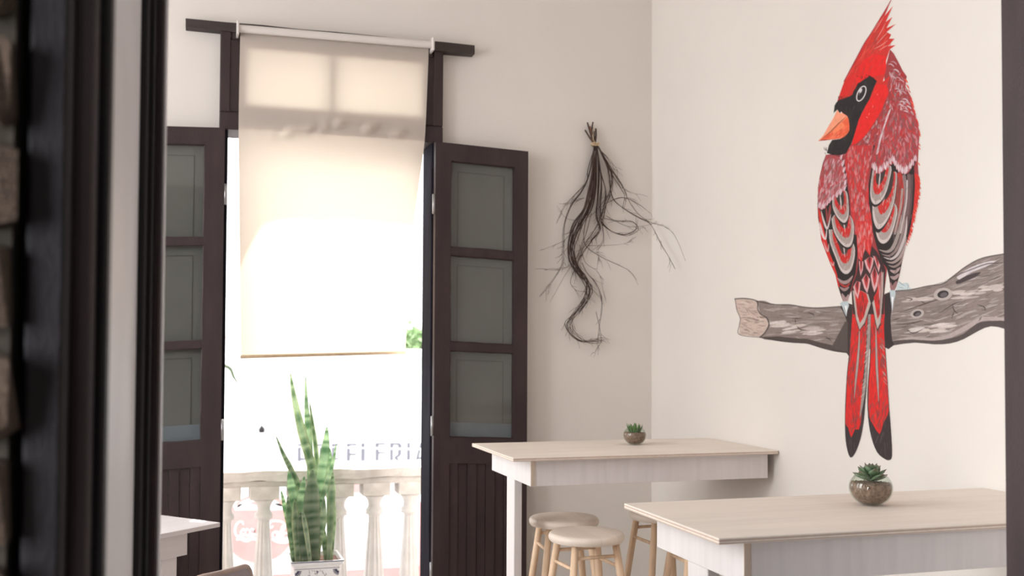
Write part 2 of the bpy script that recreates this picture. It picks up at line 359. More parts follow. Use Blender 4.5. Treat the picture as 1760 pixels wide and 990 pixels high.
# brick facing of that wall on the camera's side, real bricks beside the doorway
struct(MB().box((NX0, YN-0.004, 0), (bx-0.012, YN+0.12, 3.4)).box((bx-.012, YN-.004, 2.75), (NX1, YN+.12, 3.4)).build('wall_brick_facing', M_mortar))
bw = bpy.data.objects['wall_brick_facing']
rngb = random.Random(3)
bmeshes = []
for k in range(5):
    q = MB(); q.box((-0.5, -0.5, -0.5), (0.5, 0.5, 0.5), 0.10)
    q.v = [v*1.0 + Vector((rngb.uniform(-.05, .05), rngb.uniform(-.2, .2), rngb.uniform(-.06, .06))) for v in q.v]
    bmeshes.append(q.mesh('brick', M_brick))
ch = 0.098
for r in range(33):
    z = 0.02 + r*ch + ch/2
    x1 = bx + rngb.uniform(-0.012, 0.010)
    k = 0
    while x1 > bx-0.85:
        L = 0.235 if not (k == 0 and r % 2) else 0.115
        o = link('brick', rngb.choice(bmeshes), bw)
        o.location = (x1-L/2, YN-0.012+rngb.uniform(-.004, .004), z+rngb.uniform(-.003, .003)); o.scale = (L-0.014, 0.035, ch-0.016)
        x1 -= L; k += 1
# near-black casing in steps, left jamb
c1 = atY(44, 500, YN).x; c2 = atY(122, 500, YN+0.045).x; c3 = atY(163, 500, YN+0.075).x
casing = struct(empty('trim_1', (JL, YN, 0)))
def post(name, x0, x1, y0, y1, m, par, z0=0.0, z1=2.75, bev=0.004):
    return MB().box((x0, y0, z0), (x1, y1, z1), bev).build(name, m, par, origin=None)
casing.location = (0, 0, 0)
post('casing_board', c1, c2, YN-0.004, YN+0.08, M_black, casing)
q = MB().tube([(c2+0.006, YN+0.055, 0), (c2+0.006, YN+0.055, 2.75)], 0.0145, 14); q.build('bead_moulding', M_dark, casing, smooth=True)
post('casing_board', c2-0.004, c3, YN+0.062, YN+0.10, M_black, casing)
post('casing_board', c3-0.003, JL+0.0015, YN+0.085, YN+0.125, M_black, casing)
# frame on the room side, left
e0 = atY(235, 500, YF-0.045).x; e1 = atY(277, 500, YF+0.02).x
fr = struct(empty('trim_2', (0, 0, 0)))
post('frame_board', JL-0.02, e0+0.012, YF-0.045, YF+0.03, M_black, fr, bev=0.003)
post('frame_board', e0+0.008, e1-0.012, YF-0.018, YF+0.03, M_black, fr, bev=0.003)
post('stop_or_lit_edge', e1-0.014, e1, YF-0.002, YF+0.045, M_dark, fr, bev=0.003)
post('stop_or_lit_edge', e1-0.004, e1+0.004, YF+0.012, YF+0.05, M_reveal, fr, bev=0.002)  # pale paint stands in for light on the frame's room-side edge
# right jamb
rj = struct(empty('trim_3', (0, 0, 0)))
bpm = MB().box((JR, YF-0.10, 0), (JR+0.13, YF+0.02, 2.75), 0.004)
bpm.build('jamb_board', M_dark, rj)
post('jamb_stop', JR+0.035, JR+0.12, YF-0.30, YF-0.10, M_dark, rj)
post('head_board', JL, JR+0.1, YF-0.10, YF+0.02, M_dark, rj, 2.62, 2.75)

# ================================================================== balcony door with transom
door = struct(empty('door_1', (0, 0, 0)))
tag(door, 'tall dark brown double balcony door with glazed transom, both leaves open', 'door')
YJ0, YJ1 = 5.115, 5.325
zr0 = atY(566, 234, YJ0).z; zr1 = atY(566, 205, YJ0).z; ztop = atY(566, 66, YJ0).z
jx0a = atY(378, 140, YJ0).x; jx0b = atY(388.5, 500, YJ0).x
jx1a = atY(740, 500, YJ0).x; jx1b = atY(761, 150, YJ0).x
MB().box((jx0a, YJ0, 0), (jx0b, YJ1, zr0+0.01), 0.004).build('jamb', M_matte, door)
MB().box((jx1a, YJ0, 0), (jx1b, YJ1, zr0+0.01), 0.004).build('jamb', M_matte, door)
MB().box((jx0a, YJ0-0.012, zr0), (jx1b, YJ1, zr1), 0.005).build('transom_rail', M_dark, door)
MB().box((jx0a, YJ0-0.01, zr1), (atY(396, 140, YJ0).x, YJ1, ztop+.03), 0.004).build('transom_stile', M_dark, door)
MB().box((atY(745, 150, YJ0).x, YJ0-0.01, zr1), (jx1b, YJ1, ztop+.03), 0.004).build('transom_stile', M_dark, door)
sx0, sx1 = atY(397, 140, YJ0).x-.02, atY(744, 150, YJ0).x+.02
MB().box((sx0+.021, YJ0-0.006, ztop-0.05), (sx1-.021, YJ1-.01, ztop+0.028), 0.004).build('transom_head', M_dark, door)
sash = MB().box((sx0, YJ0-0.004, zr1+.004), (sx0+0.10, YJ0+0.031, ztop-0.05), 0.003).box((sx1-0.085, YJ0-0.004, zr1+.004), (sx1, YJ0+0.031, ztop-0.05), 0.003)
sash.box((sx0+0.10, YJ0-0.004, ztop-0.095), (sx1-0.085, YJ0+0.031, ztop-0.05), 0.003).box((sx0+0.10, YJ0-0.004, zr1+.004), (sx1-0.085, YJ0+0.031, zr1+0.045), 0.003)
sash_o = sash.build('transom_sash', M_dark, door)
xm = atY(571, 150, YJ0).x
MB().box((xm-0.018, YJ0-0.004, zr1+0.045), (xm+0.018, YJ0+0.031, ztop-0.095), 0.003).build('muntin', M_dark, sash_o)
for a_, b_ in ((sx0+0.10, xm-0.018), (xm+0.018, sx1-0.085)):
    MB().box((a_, YJ0+0.012, zr1+0.045), (b_, YJ0+0.016, ztop-0.095)).build('pane', M_pane, sash_o)
# lintel board, a little crooked
la, lb = atY(319, 31, 5.097), atY(816, 77, 5.097); lc, ld = atY(816, 92.5, 5.097), atY(319, 47, 5.097)
pts = []
for t in range(9):
    f = t/8; p = la.lerp(lb, f); pts.append(p+Vector((0, 0, random.uniform(-.003, .003))))
for t in range(9):
    f = t/8; p = lc.lerp(ld, f); pts.append(p+Vector((0, 0, random.uniform(-.003, .003))))
MB().prism(pts, (0, 0.07, 0)).build('lintel', M_lint, door)

def make_leaf(hx, free_x, Yhinge, swing, sag, zt, panes, zboard, dirn, px_mid):
    """one glazed leaf: u runs from the hinge to the free edge; the leaf has sagged, so rails drop towards the free edge"""
    W = abs(free_x-hx)
    def T(u, d, z):          # d = depth behind the room-side face
        cs, sn = math.cos(swing), math.sin(swing)
        return Vector((hx+dirn*(u*cs)+dirn*(d*sn), Yhinge-u*sn+d*cs, z-sag*u))
    def bx(b_, u0, u1, d0, d1, z0, z1, free_bottom=False):
        vs = [T(u, d, z) for z in (z0, z1) for d in (d0, d1) for u in (u0, u1)]
        b_.add(vs, [(0,1,3,2),(4,6,7,5),(0,4,5,1),(2,3,7,6),(0,2,6,4),(1,5,7,3)]); return b_
    st0, st1 = px_mid
    f = MB()
    bx(f, 0, st0, 0, .042, .03, zt); bx(f, st1, W, 0, .042, .03, zt)
    bx(f, st0, st1, 0, .042, panes[0][1], zt)
    for i in range(2): bx(f, st0, st1, 0.004, .040, panes[i+1][1], panes[i][0])
    bx(f, st0, st1, 0, .042, zboard, panes[2][0]); bx(f, st0, st1, 0, .042, .03, .16)
    leaf = f.build('door_leaf', M_dark, door)
    n = 7; bw_ = (st1-st0)/n
    for i in range(n):
        g = MB(); dd = 0.008+0.006*(i % 2)
        bx(g, st0+i*bw_+.0012, st0+(i+1)*bw_-.0012, dd, .036, .16, zboard+0.004); g.build('board', M_dark, leaf)
    for i, (z0, z1) in enumerate(panes):
        bx(MB(), st0+.001, st1-.001, .018, .021, z0, z1).build('pane', M_pane, leaf)
        g = bx(MB(), st0-.01, st1+.01, .045, .055, z0-.03, z1+.03)
        s = g.build('shutter', M_shut, leaf)
        # rounded glazing beads of old putty
        zz = (z0, z1)
        pb = MB()
        ring = [(st0, z0), (st1, z0), (st1, z1), (st0, z1), (st0, z0)]
        for (ua, za), (ub, zb) in zip(ring[:-1], ring[1:]):
            path = []
            for k in range(9):
                t = k/8; path.append(T(ua+(ub-ua)*t+random.uniform(-.0015, .0015), .013, za+(zb-za)*t+random.uniform(-.0015, .0015)))
            pb.tube(path, .0055, 5)
        pb.build('glazing_bead', M_dark, leaf)
        # raised field of the shutter behind the glass
        fw = .045
        for (ua, ub, za, zb) in ((st0+fw, st1-fw, z1-fw-.004, z1-fw), (st0+fw, st0+fw+.004, z0+.0, z1-fw), (st1-fw-.004, st1-fw, z0+.0, z1-fw)):
            bx(MB(), ua, ub, .043, .046, za, zb).build('moulding', M_mould, s)
        if i == 2:
            bx(MB(), st0, st1, .040, .046, z0+.0, z0+.075).build('pane_reflection', mat('pane_reflection_pale', (0.21, 0.24, 0.27), 0.7, 0.1) if 'pane_reflection_pale' not in MATS else MATS['pane_reflection_pale'], s)  # pale strip standing in for a bluish reflection in the lowest pane
    # hinges
    for zz in (zt-.32, zt-1.45, .35):
        q = MB().tube([T(-.006, .006, zz-.05), T(-.006, .006, zz+.05)], .008, 8); q.build('hinge', M_steel, leaf, smooth=True)
    return leaf
YL = 5.065
zR = lambda y: atY(776, y, YL).z
hxr = atY(747, 500, YL).x; fxr = atY(907, 500, YL).x
s0 = atY(774, 500, YL).x-hxr; s1 = atY(884, 500, YL).x-hxr
off = 0.042*s0
make_leaf(hxr, fxr, YL, 0.0, 0.042, zR(246)+off, [(zR(y1)+off, zR(y0)+off) for y0, y1 in ((276, 424.5), (438, 588), (602, 752))], zR(796)+off, 1, (s0, s1))
zL = lambda y: atY(347, y, YL).z
hxl = atY(383, 500, YL).x; s0 = hxl-atY(349, 500, YL).x; W_l = (fxr-hxr); s1 = W_l-(W_l-(atY(884, 500, YL).x-hxr))
off = 0.05*s0
make_leaf(hxl, hxl-W_l, YL, 0.05, 0.05, zL(218.5)+off, [(zL(y1)+off, zL(y0)+off) for y0, y1 in ((248, 408), (421, 586), (598, 757))], zL(802)+off, -1, (s0, s1))

# ================================================================== balcony, street, far things
MB_ = MB().box((-2.0, YO, -0.22), (3.6, 6.02, -0.01)); struct(MB_.build('balcony_floor', M_stone))
YBAL = 5.80
bal = empty('balustrade', (0, YBAL, 0)); tag(bal, 'weathered grey stone balustrade of turned balusters outside the balcony door', 'balustrade')
pzb = lambda y: atY(560, y, YBAL-0.07).z - 0
def loc_(mb, name, m, par, **k):
    o = mb.build(name, m, par, **k); return o
rail = MB()
nseg = 60; x0_, x1_ = -1.9, 3.4
def rough_rail(zb, zt_, hd, jit, name):
    vs = []; fs = []
    for i in range(nseg+1):
        x = x0_+(x1_-x0_)*i/nseg; j = lambda: random.uniform(-jit, jit)
        vs += [(x, -hd+j(), zb+j()), (x, -hd+j(), (zb+zt_)/2+j()), (x, -hd+j()*.6, zt_+j()), (x, hd, zt_+j()), (x, hd, zb)]
    for i in range(nseg):
        for k in range(5):
            a_ = i*5+k; b_ = i*5+(k+1) % 5; fs.append((a_, b_, b_+5, a_+5))
    fs += [(4,3,2,1,0), tuple(nseg*5+k for k in range(5))]
    return MB().add(vs, fs).build(name, M_stone, bal)
zt_r = pzb(807); zm_r = pzb(823); zb_r = pzb(834)
rough_rail(zm_r, zt_r, .085, .005, 'coping'); rough_rail(zb_r, zm_r, .068, .003, 'rail')
bp0 = atY(453, 900, YBAL); step = (atY(704, 900, YBAL).x-atY(453, 900, YBAL).x)/4.0
k_ = mpp(atY(580, 900, YBAL))
prof = [(y, h) for y, h in ((852, 21), (857, 15.5), (863, 11.8), (870, 10.6), (875, 12), (878, 15), (886, 15), (887.5, 10.5), (893, 9.4), (915, 10.6), (940, 12.6), (970, 14.6), (1000, 16.2), (1020, 17), (1026, 14), (1030, 21), (1040, 21))]
zs_ = [(h*k_, atY(560, y, YBAL).z) for y, h in prof]
sh = MB().lathe(list(reversed(zs_)), 84, (0, 0, 0), lambda th, z: 1+(0.075*math.cos(12*th) if atY(560, 1015, YBAL).z < z < atY(560, 892, YBAL).z else 0)).mesh('shaft', M_bstone, True)
hb = 24.0*k_
capm = MB().box((-hb, -hb, atY(560, 852, YBAL).z), (hb, hb, zb_r+.004), .004).mesh('capital', M_stone)
basm = MB().box((-hb, -hb, -.01), (hb, hb, zs_[-1][1]+.001), .004).mesh('plinth', M_stone)
for i in range(-8, 10):
    o = link('baluster', sh, bal, (bp0.x+step*i, 0, 0)); o.rotation_euler = (0, 0, random.uniform(0, 1))
    link('capital', capm, o).rotation_euler = (0, 0, -o.rotation_euler.z); link('plinth', basm, o).rotation_euler = (0, 0, -o.rotation_euler.z)
# unseen canvas added over the balcony, its edge cut to cast the blind's shadow
aw = empty('shadow_caster', (0, 0, 0)); tag(aw, 'unseen beige canvas added above the balcony, its edge shaped to shadow the blind', 'shadow_caster')
YA = 6.15
edge = []
for px, py, Yf in ((405, 478, 5.11), (412, 462, 5.11), (424, 438, 5.11), (438, 412, 5.12), (450, 395, 5.12), (470, 389, 5.13), (500, 390, 5.14), (528, 394, 5.15), (545, 403, 5.16), (562, 396, 5.17), (600, 391, 5.20), (650, 388, 5.25), (712, 388, 5.32)):
    p = atY(px, py, Yf); edge.append(p+SUN*((YA-p.y)/SUN.y))
edge = [edge[0]+Vector((-1.2, 0, -.02)), edge[0]+Vector((-.25, 0, -.05))]+edge+[edge[-1]+Vector((.25, 0, -.06)), edge[-1]+Vector((1.0, 0, -.06))]
top = max(p.z for p in edge)+0.05
poly = edge+[Vector((edge[-1].x, YA, top)), Vector((edge[0].x, YA, top))]
MB().prism(poly, (0, .006, 0)).build('shadow_edge', M_caster, aw)
MB().add([(edge[0].x, YA, top), (edge[-1].x, YA, top), (edge[-1].x, YO, top+.35), (edge[0].x, YO, top+.35), (edge[0].x, YA, top+.01), (edge[-1].x, YA, top+.01), (edge[-1].x, YO, top+.36), (edge[0].x, YO, top+.36)],
         [(0,1,2,3),(4,7,6,5),(0,4,5,1),(1,5,6,2),(2,6,7,3),(3,7,4,0)]).build('shade_sheet', M_caster, aw)
for x in (edge[0].x+.02, edge[-1].x-.02):
    MB().tube([(x, YO-.01, top-.1), (x, YA, top-.01)], .012, 8).build('arm', M_steel, aw)
MB().box((XL-.3, YB, ZC-.001), (XR+.2, YO, 5.2)).build('wall_parapet', M_wall)['kind'] = 'structure'

YS = 16.0                                                # wall across the street
struct(MB().box((-30, YO+.7, -3.7), (40, 60, -3.6)).build('ground', M_street))
shop = empty('shop_building', (3, YS, -3.6)); tag(shop, 'white sunlit shop front across the street with grey stencilled sign', 'building')
shop.location = (0, 0, 0)
zpar = atY(560, 612, YS).z
MB().box((-14, YS, -3.6), (22, YS+6, zpar)).build('wall', M_fac, shop)
MB().box((-14.05, YS-.06, zpar-.02), (22.05, YS+6.05, zpar+.10)).build('parapet_cap', M_fac, shop)
MB().box((-14, YS-.02, -3.6), (22, YS+.01, atY(610, 979, YS).z)).build('red_dado', M_redband, shop)
xq = atY(724, 900, YS).x
MB().box((xq-.03, YS-.05, -3.6), (xq+.10, YS+.01, atY(724, 862, YS).z)).build('red_pilaster', M_redband, shop)
a_ = atY(596, 833, YS); b_ = atY(617, 846, YS)
MB().box((a_.x-.05, YS-.03, b_.z), (b_.x+.05, YS+.01, a_.z+.1)).build('red_plaque', M_redband, shop)
# stencilled letters: bars as they read in the photograph (zoom frame 500..740 x 745..805, 7.333 px per px)
def bar(u0, v0, u1, v1):
    p = atY(500+u0/7.333, 745+v0/7.333, YS); q = atY(500+u1/7.333, 745+v1/7.333, YS)
    return MB().box((min(p.x, q.x), YS-.03, min(p.z, q.z)), (max(p.x, q.x), YS+.005, max(p.z, q.z)))
def joinmb(L):
    m_ = MB()
    for x in L: m_.add(x.v, x.f)
    return m_
def quadbar(pts4):
    P = [atY(500+u/7.333, 745+v/7.333, YS) for u, v in pts4]
    return MB().prism([Vector((p.x, YS-.03, p.z)) for p in P], (0, .035, 0))
LET = [
 [bar(87,132,190,152), bar(87,178,122,345), bar(122,310,190,330)],
 [bar(318,132,390,152), bar(300,180,330,310), bar(365,180,392,310), bar(318,316,390,336)],
 [bar(515,130,594,150), bar(515,150,545,162), bar(515,178,548,325), bar(548,308,592,326)],
 [bar(703,127,826,147), bar(703,147,738,163), bar(705,190,742,342), bar(742,252,822,268)],
 [bar(888,122,926,168), bar(886,194,928,342)],
 [bar(1065,120,1186,136), bar(1065,136,1100,170), bar(1067,198,1102,338), bar(1102,233,1184,248)],
 [quadbar([(1250,118),(1365,118),(1390,140),(1390,178),(1355,178),(1350,140),(1290,138),(1282,178),(1250,178)]), bar(1250,202,1282,336), quadbar([(1352,204),(1390,204),(1386,262),(1362,290),(1318,302),(1318,284),(1345,272)]), quadbar([(1300,296),(1330,296),(1362,336),(1330,336)])],
 [bar(1466,116,1497,180), bar(1464,208,1498,330)],
 [quadbar([(1632,114),(1675,114),(1680,180),(1615,180)]), quadbar([(1603,208),(1628,208),(1606,300),(1680,296),(1680,316),(1602,322),(1576,328)])],
]
for L in LET: joinmb(L).build('letter', M_letter, shop)
# round red sign with white script
cs = atY(447, 908, YS-.1); rad = 59*mpp(cs)
disc = empty('round_sign', (0, 0, 0)); tag(disc, 'round red soft drink sign with white script lettering on the shop wall', 'sign')
def circ(r, n=40): return [Vector((cs.x+r*math.cos(2*PI*k/n), YS-.1, cs.z+r*math.sin(2*PI*k/n))) for k in range(n)]
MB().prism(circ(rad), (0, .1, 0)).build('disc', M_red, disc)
def zr5(u, v): return atY(385+u/5.207, 800+v/5.207, YS-.106)
def script(paths, wd, name):
    m_ = MB()
    for P in paths:
        S = cat_spline([zr5(*p) for p in P], 6); n = len(S); vs = []
        for i, p in enumerate(S):
            t = (S[min(i+1, n-1)]-S[max(i-1, 0)]).normalized(); nn = Vector((-t.z, 0, t.x)); hw = wd*(0.55+0.45*math.sin(PI*i/(n-1)))
            vs += [p+nn*hw, p-nn*hw]
        m_.add(vs, [(2*i, 2*i+1, 2*i+3, 2*i+2) for i in range(n-1)])
    return m_.build(name, M_swhite, disc)
wds = 0.012
script([[(172,530),(165,508),(140,503),(112,530),(98,580),(112,628),(145,626),(162,600)],
        [(165,575),(150,600),(160,630),(180,620),(188,590),(175,570),(165,575)],
        [(222,580),(205,568),(190,590),(195,622),(215,626),(230,610)],
        [(270,578),(248,568),(234,595),(245,624),(265,610),(275,572),(272,615),(300,622)]], wds, 'lettering')
script([[(560,540),(520,506),(470,496),(425,500),(405,530),(420,558),(440,540)],
        [(455,590),(436,610),(440,645),(465,648),(478,620),(460,590),(490,596)],
        [(492,650),(520,600),(545,550),(528,540),(508,590),(500,640),(520,660)],
        [(565,610),(540,605),(528,640),(545,665),(565,640),(572,608),(570,650),(595,660)]], wds, 'lettering')
script([[(112,662),(150,652),(200,668),(250,652),(300,664)]], 0.028, 'swash')
script([[(430,652),(470,672),(540,682),(600,676)]], 0.028, 'swash')
script([[(95,385),(150,372),(230,370),(300,382)], [(405,382),(470,368),(540,375)]], 0.05, 'white_band')
script([[(120,372),(170,335),(240,312),(330,302),(420,315),(480,345),(520,362)]], 0.028, 'white_band')
# faded blue hand lettering lower on the shop wall
def zr6(u, v): return atY(570+u/5.211, 800+v/5.211, YS-.004)
pb = []
for P in ([(470,710),(485,705),(482,735),(470,742),(488,750),(482,780),(462,782)], [(545,705),(530,715),(535,760),(555,765)], [(560,712),(600,705)], [(200,690),(210,700)], [(215,745),(240,705)], [(240,750),(280,700)]):
    m_ = MB(); S = cat_spline([zr6(*p) for p in P], 4); n = len(S); vs = []
    for i, p in enumerate(S):
        t = (S[min(i+1, n-1)]-S[max(i-1, 0)]).normalized(); nn = Vector((-t.z, 0, t.x)); vs += [p+nn*.008, p-nn*.008]
    m_.add(vs, [(2*i, 2*i+1, 2*i+3, 2*i+2) for i in range(n-1)]); m_.build('faded_mark', M_pblue, shop)
# small dark lamp on the shop wall
p = atY(450, 738, YS-.08)
q = MB().lathe([(.012, -.05), (.04, -.045), (.045, 0), (.03, .03), (.008, .05)], 14, p); o = q.build('wall_lamp', M_black, None, smooth=True, origin=p)
tag(o, 'tiny dark round lamp on the white shop wall, left of the grey letters', 'lamp')
MB().tube([Vector((0, 0, .04)), Vector((0, .09, .06))], .008, 6).build('bracket', M_black, o)
# trees and house behind the shop
def tree(px, py, Y, rx, rz, label, seed):
    c = atY(px, py, Y); rr = random.Random(seed)
    t = empty('tree', (c.x, Y, -3.6)); tag(t, label, 'tree', 'trees beyond the shop')
    zc = c.z+3.6
    MB().tube([(0, 0, 0), (.1, 0, zc*.5), (0, .05, zc-rz*.3)], [.16, .12, .06], 8).build('trunk', M_trunk, t)
    m_ = MB()
    for k in range(900):
        th = rr.uniform(0, 2*PI); u = rr.uniform(-1, 1); r_ = rr.random()**.4
        s_ = math.sqrt(1-u*u); q = Vector((rx*r_*s_*math.cos(th), rx*r_*s_*math.sin(th), zc+rz*r_*u))*1.0
        q += Vector((rr.gauss(0, .12), rr.gauss(0, .12), rr.gauss(0, .12)))
        a = Vector((rr.uniform(-1, 1), rr.uniform(-1, 1), rr.uniform(-1, 1))).normalized(); b2 = a.cross(Vector((rr.uniform(-1, 1), .3, rr.uniform(-1, 1)))).normalized(); L = rr.uniform(.10, .2)
        m_.add([q-a*L, q+b2*L*.4, q+a*L, q-b2*L*.4], [(0, 1, 2, 3)])
    m_.build('foliage', M_tree, t, fix=False)['kind'] = 'stuff'
tree(722, 600, 27, 0.75, .55, 'pale green tree showing right of the blind hem, beyond the shop roof', 1)
tree(700, 597, 29, .7, .45, 'lighter low tree behind the blind hem, left of the other green tree', 2)
hs = empty('pink_house', (0, 0, 0)); tag(hs, 'pale pink house far off, in the gap left of the blind', 'building')
p0 = atY(372, 576, 26); p1 = atY(403, 576, 26)
MB().box((p0.x-1.6, 26, -3.6), (p1.x, 30, p0.z)).build('wall', M_pink, hs)
MB().box((p0.x-1.65, 25.94, p0.z-.02), (p1.x+.06, 30.05, p0.z+.06)).build('roof', M_fac, hs)
for x in (p1.x-.28, p1.x-.6):
    wo = MB().box((x-.09, 25.97, p0.z-.42), (x+.09, 26.01, p0.z-.12)).build('window', M_fac, hs)
    MB().box((x-.07, 25.96, p0.z-.40), (x+.07, 25.975, p0.z-.14)).build('pane', M_shut, wo)

# ================================================================== roller blind
blind = empty('roller_blind', (0, 0, 0)); tag(blind, 'cream translucent roller blind hanging in front of the balcony door, glowing in daylight', 'blind')
YR = 5.065
rA, rB = atY(411, 49, YR), atY(741, 77, YR)
MB().tube([rA, rB], .019, 16).build('roller', M_white, blind, auto=.6)
for p, s in ((rA, -1), (rB, 1)):
    MB().box((p.x-.006+s*.006, YR-.03, p.z-.035), (p.x+.006+s*.006, YJ0, p.z+.032), .003).build('bracket', M_white, blind)
Lp = cat_spline([(413, 54, 5.085), (411, 150, 5.088), (410, 232, 5.09), (411, 330, 5.10), (412, 450, 5.11), (414.5, 611, 5.12)], 12)
Rp = cat_spline([(737, 82, 5.085), (734, 160, 5.088), (730, 240, 5.092), (722, 305, 5.20), (711, 390, 5.32), (703, 500, 5.42), (697, 604, 5.50)], 10)
nl, nr = len(Lp), len(Rp); NU, NV = 50, 110
def samp(Q, t):
    f = t*(len(Q)-1); i = min(int(f), len(Q)-2); return Q[i].lerp(Q[i+1], f-i)
vs = []
for j in range(NV+1):
    v = j/NV; a = samp(Lp, v); b2 = samp(Rp, v); A = atY(*a); B = atY(*b2)
    for i in range(NU+1):
        u = i/NU; p = A.lerp(B, u)
        yy = a.y+(b2.y-a.y)*u
        g = math.exp(-((yy-(222+8*math.sin(u*9)))/11)**2)
        wv = math.sin(u*23+1)*.5+math.sin(u*51+yy*.09)*.35+math.sin(u*11+yy*.16)*.4
        p.y -= .010*g*abs(wv)*2*(0.2+min(1, 4*u*(1-u)))
        p.y += .010*v*v*math.sin(u*7.0+.5)
        vs.append(p)
fs = [(j*(NU+1)+i, j*(NU+1)+i+1, (j+1)*(NU+1)+i+1, (j+1)*(NU+1)+i) for j in range(NV) for i in range(NU)]
fab = MB().add(vs, fs).build('fabric', M_fab, blind, smooth=True, fix=False)
hA, hB = vs[NV*(NU+1)], vs[NV*(NU+1)+NU]
hm = [vs[NV*(NU+1)+i]+Vector((0, 0, -.006)) for i in range(0, NU+1, 5)]
MB().tube(hm, .009, 8).build('hem_bar', M_bar, blind, smooth=True)

# ================================================================== bundle of twigs on the balcony wall
tw = empty('twig_bundle', atY(1018, 250, YB-.03)); tag(tw, 'bundle of dark bare twigs tied with raffia hanging on the white wall', 'wall decoration')
rt = random.Random(11)
def tp(u, v, dep):
    px, py = 900+u/2.25, 180+v/2.25
    p = atY(px, py, YB-.012-dep)
    if p.x > XR-.05:
        p = atX(px, py, XR-.05)
    return p - tw.location
STR = [
 ([(272,158),(270,260),(262,340),(240,410),(205,470),(183,540),(190,600),(215,650),(245,690),(252,725),(235,770),(200,810),(178,850),(190,890),(230,915),(280,915),(302,908)], 7, 10, 1.9),
 ([(280,158),(276,240),(268,330),(250,400),(222,455),(196,510),(186,560),(200,620),(232,670),(250,715),(240,760),(205,805)], 5, 9, 1.8),
 ([(284,158),(290,260),(285,350),(280,430),(292,480),(265,520),(235,560),(212,600),(195,650)], 4, 7, 1.7),
 ([(280,158),(300,260),(318,330),(312,400),(298,450),(270,500),(240,540),(215,585)], 3, 7, 1.6),
 ([(288,160),(320,225),(338,275),(332,330),(310,400),(300,470)], 3, 6, 1.7),
 ([(290,165),(322,228),(355,280),(380,320),(392,350),(384,400)], 2, 4, 1.8),
 ([(290,165),(325,250),(335,330),(352,372),(400,410),(450,440),(490,462),(530,540),(560,590),(583,635)], 2, 3, 1.4),
 ([(292,168),(345,255),(380,310),(400,360),(440,420),(490,455),(540,470),(575,495),(600,540),(625,605)], 1, 1, 1.3),
 ([(284,160),(300,300),(290,400),(300,455),(340,490),(390,506),(430,490),(436,470),(410,452),(360,452),(310,440)], 3, 5, 1.4),
 ([(276,160),(250,250),(246,300),(200,352),(160,400),(130,460)], 2, 5, 1.1),
 ([(272,160),(255,260),(225,330),(180,390),(155,470),(150,560),(146,620),(100,690),(62,740)], 2, 4, 1.4),
 ([(272,170),(262,300),(240,400),(200,470),(160,520),(115,545),(70,562)], 1, 3, 1.0),
 ([(262,420),(235,520),(205,590),(150,635),(85,637)], 1, 2, .9),
 ([(230,520),(200,600),(160,660),(115,740)], 1, 2, .9),
 ([(255,400),(235,480),(240,545),(300,590),(360,620),(410,645),(438,680)], 1, 2, 1.2),
 ([(225,610),(245,650),(280,690),(300,740),(303,790),(293,850),(290,895)], 2, 3, 1.1),
 ([(215,540),(240,610),(290,650),(310,720),(322,755)], 1, 2, .8),
 ([(195,640),(180,685),(200,715),(225,722),(245,715)], 1, 2, .8),
 ([(290,170),(330,210),(365,258)], 2, 4, .9),
 ([(380,320),(408,335),(440,344)], 1, 2, .8),
 ([(320,380),(380,360),(440,385),(485,420)], 2, 4, .8),
 ([(330,345),(270,420),(220,440),(170,440),(130,400)], 1, 3, .8),
 ([(235,360),(190,375),(145,390)], 2, 6, .7),
 ([(320,430),(400,470),(470,468),(515,455)], 1, 2, .8),
 ([(300,440),(310,520),(290,560),(300,610)], 2, 5, .7),
 ([(250,545),(330,543),(390,535),(430,515)], 1, 2, .7),
 ([(280,800),(300,905),(285,935),(270,960)], 1, 2, .7),
]
fine = MB()
for P, n, jit, wd in STR:
    for k in range(n):
        jx, jy = rt.gauss(0, jit*.85), rt.gauss(0, jit*.5)
        d0 = rt.uniform(.004, .035); Q = []
        for i, (u, v) in enumerate(P):
            f = min(1, i/2.0)
            Q.append(tp(u+jx*f+rt.gauss(0, jit*.25)*f, v+(jy+rt.gauss(0, jit*.3))*f, d0+.012*math.sin(i*1.3+k)*f))
        S = cat_spline(Q, 5); m_ = len(S); r0 = .00135*wd*rt.uniform(.85, 1.2)
        MB().tube(S, [r0*(1.35-1.0*i/m_) for i in range(m_)], 5).build('twig', M_twig, tw, smooth=True)
        for s_ in range(int(3+m_*.10)):                 # side shoots
            i = rt.randrange(int(m_*.25), m_-1); p = S[i]; t = (S[i+1]-S[i]).normalized()
            sd = (t+Vector((rt.uniform(-.8, .8), rt.uniform(-.25, .05), rt.uniform(-.7, .5)))).normalized(); L = rt.uniform(.02, .075)
            q1 = p+sd*L*.5; q2 = p+sd*L+Vector((rt.uniform(-.01, .01), 0, rt.uniform(-.012, .004)))
            lim = YB-.006-tw.location.y; limx = XR-.006-tw.location.x
            for q in (q1, q2): q.y = min(q.y, lim); q.x = min(q.x, limx)
            fine.tube([p, q1, q2], [.0009, .0008, .0005], 4)
fo = fine.build('fine_twigs', M_twig, tw); fo['kind'] = 'stuff'
def tz(u, v, dep): # zoom frame 980..1080 x 200..330, 7.62
    return atY(980+u/7.62, 200+v/7.62, YB-.012-dep)-tw.location
for P, r_, mm in (([(225,80),(250,170),(290,320),(318,420)], .0044, M_twig), ([(298,75),(280,180),(300,320),(320,430)], .0042, M_twig), ([(195,178),(250,270),(295,340),(315,430)], .0042, M_twig),
              ([(335,160),(338,250),(330,340),(330,450)], .0048, M_twig), ([(312,195),(318,300),(325,430)], .0036, M_twig), ([(262,130),(268,200),(285,330)], .0042, M_twig2)):
    MB().tube([tz(u, v, .012+.004*i) for i, (u, v) in enumerate(P)], r_, 8).build('stem', mm, tw, smooth=True)
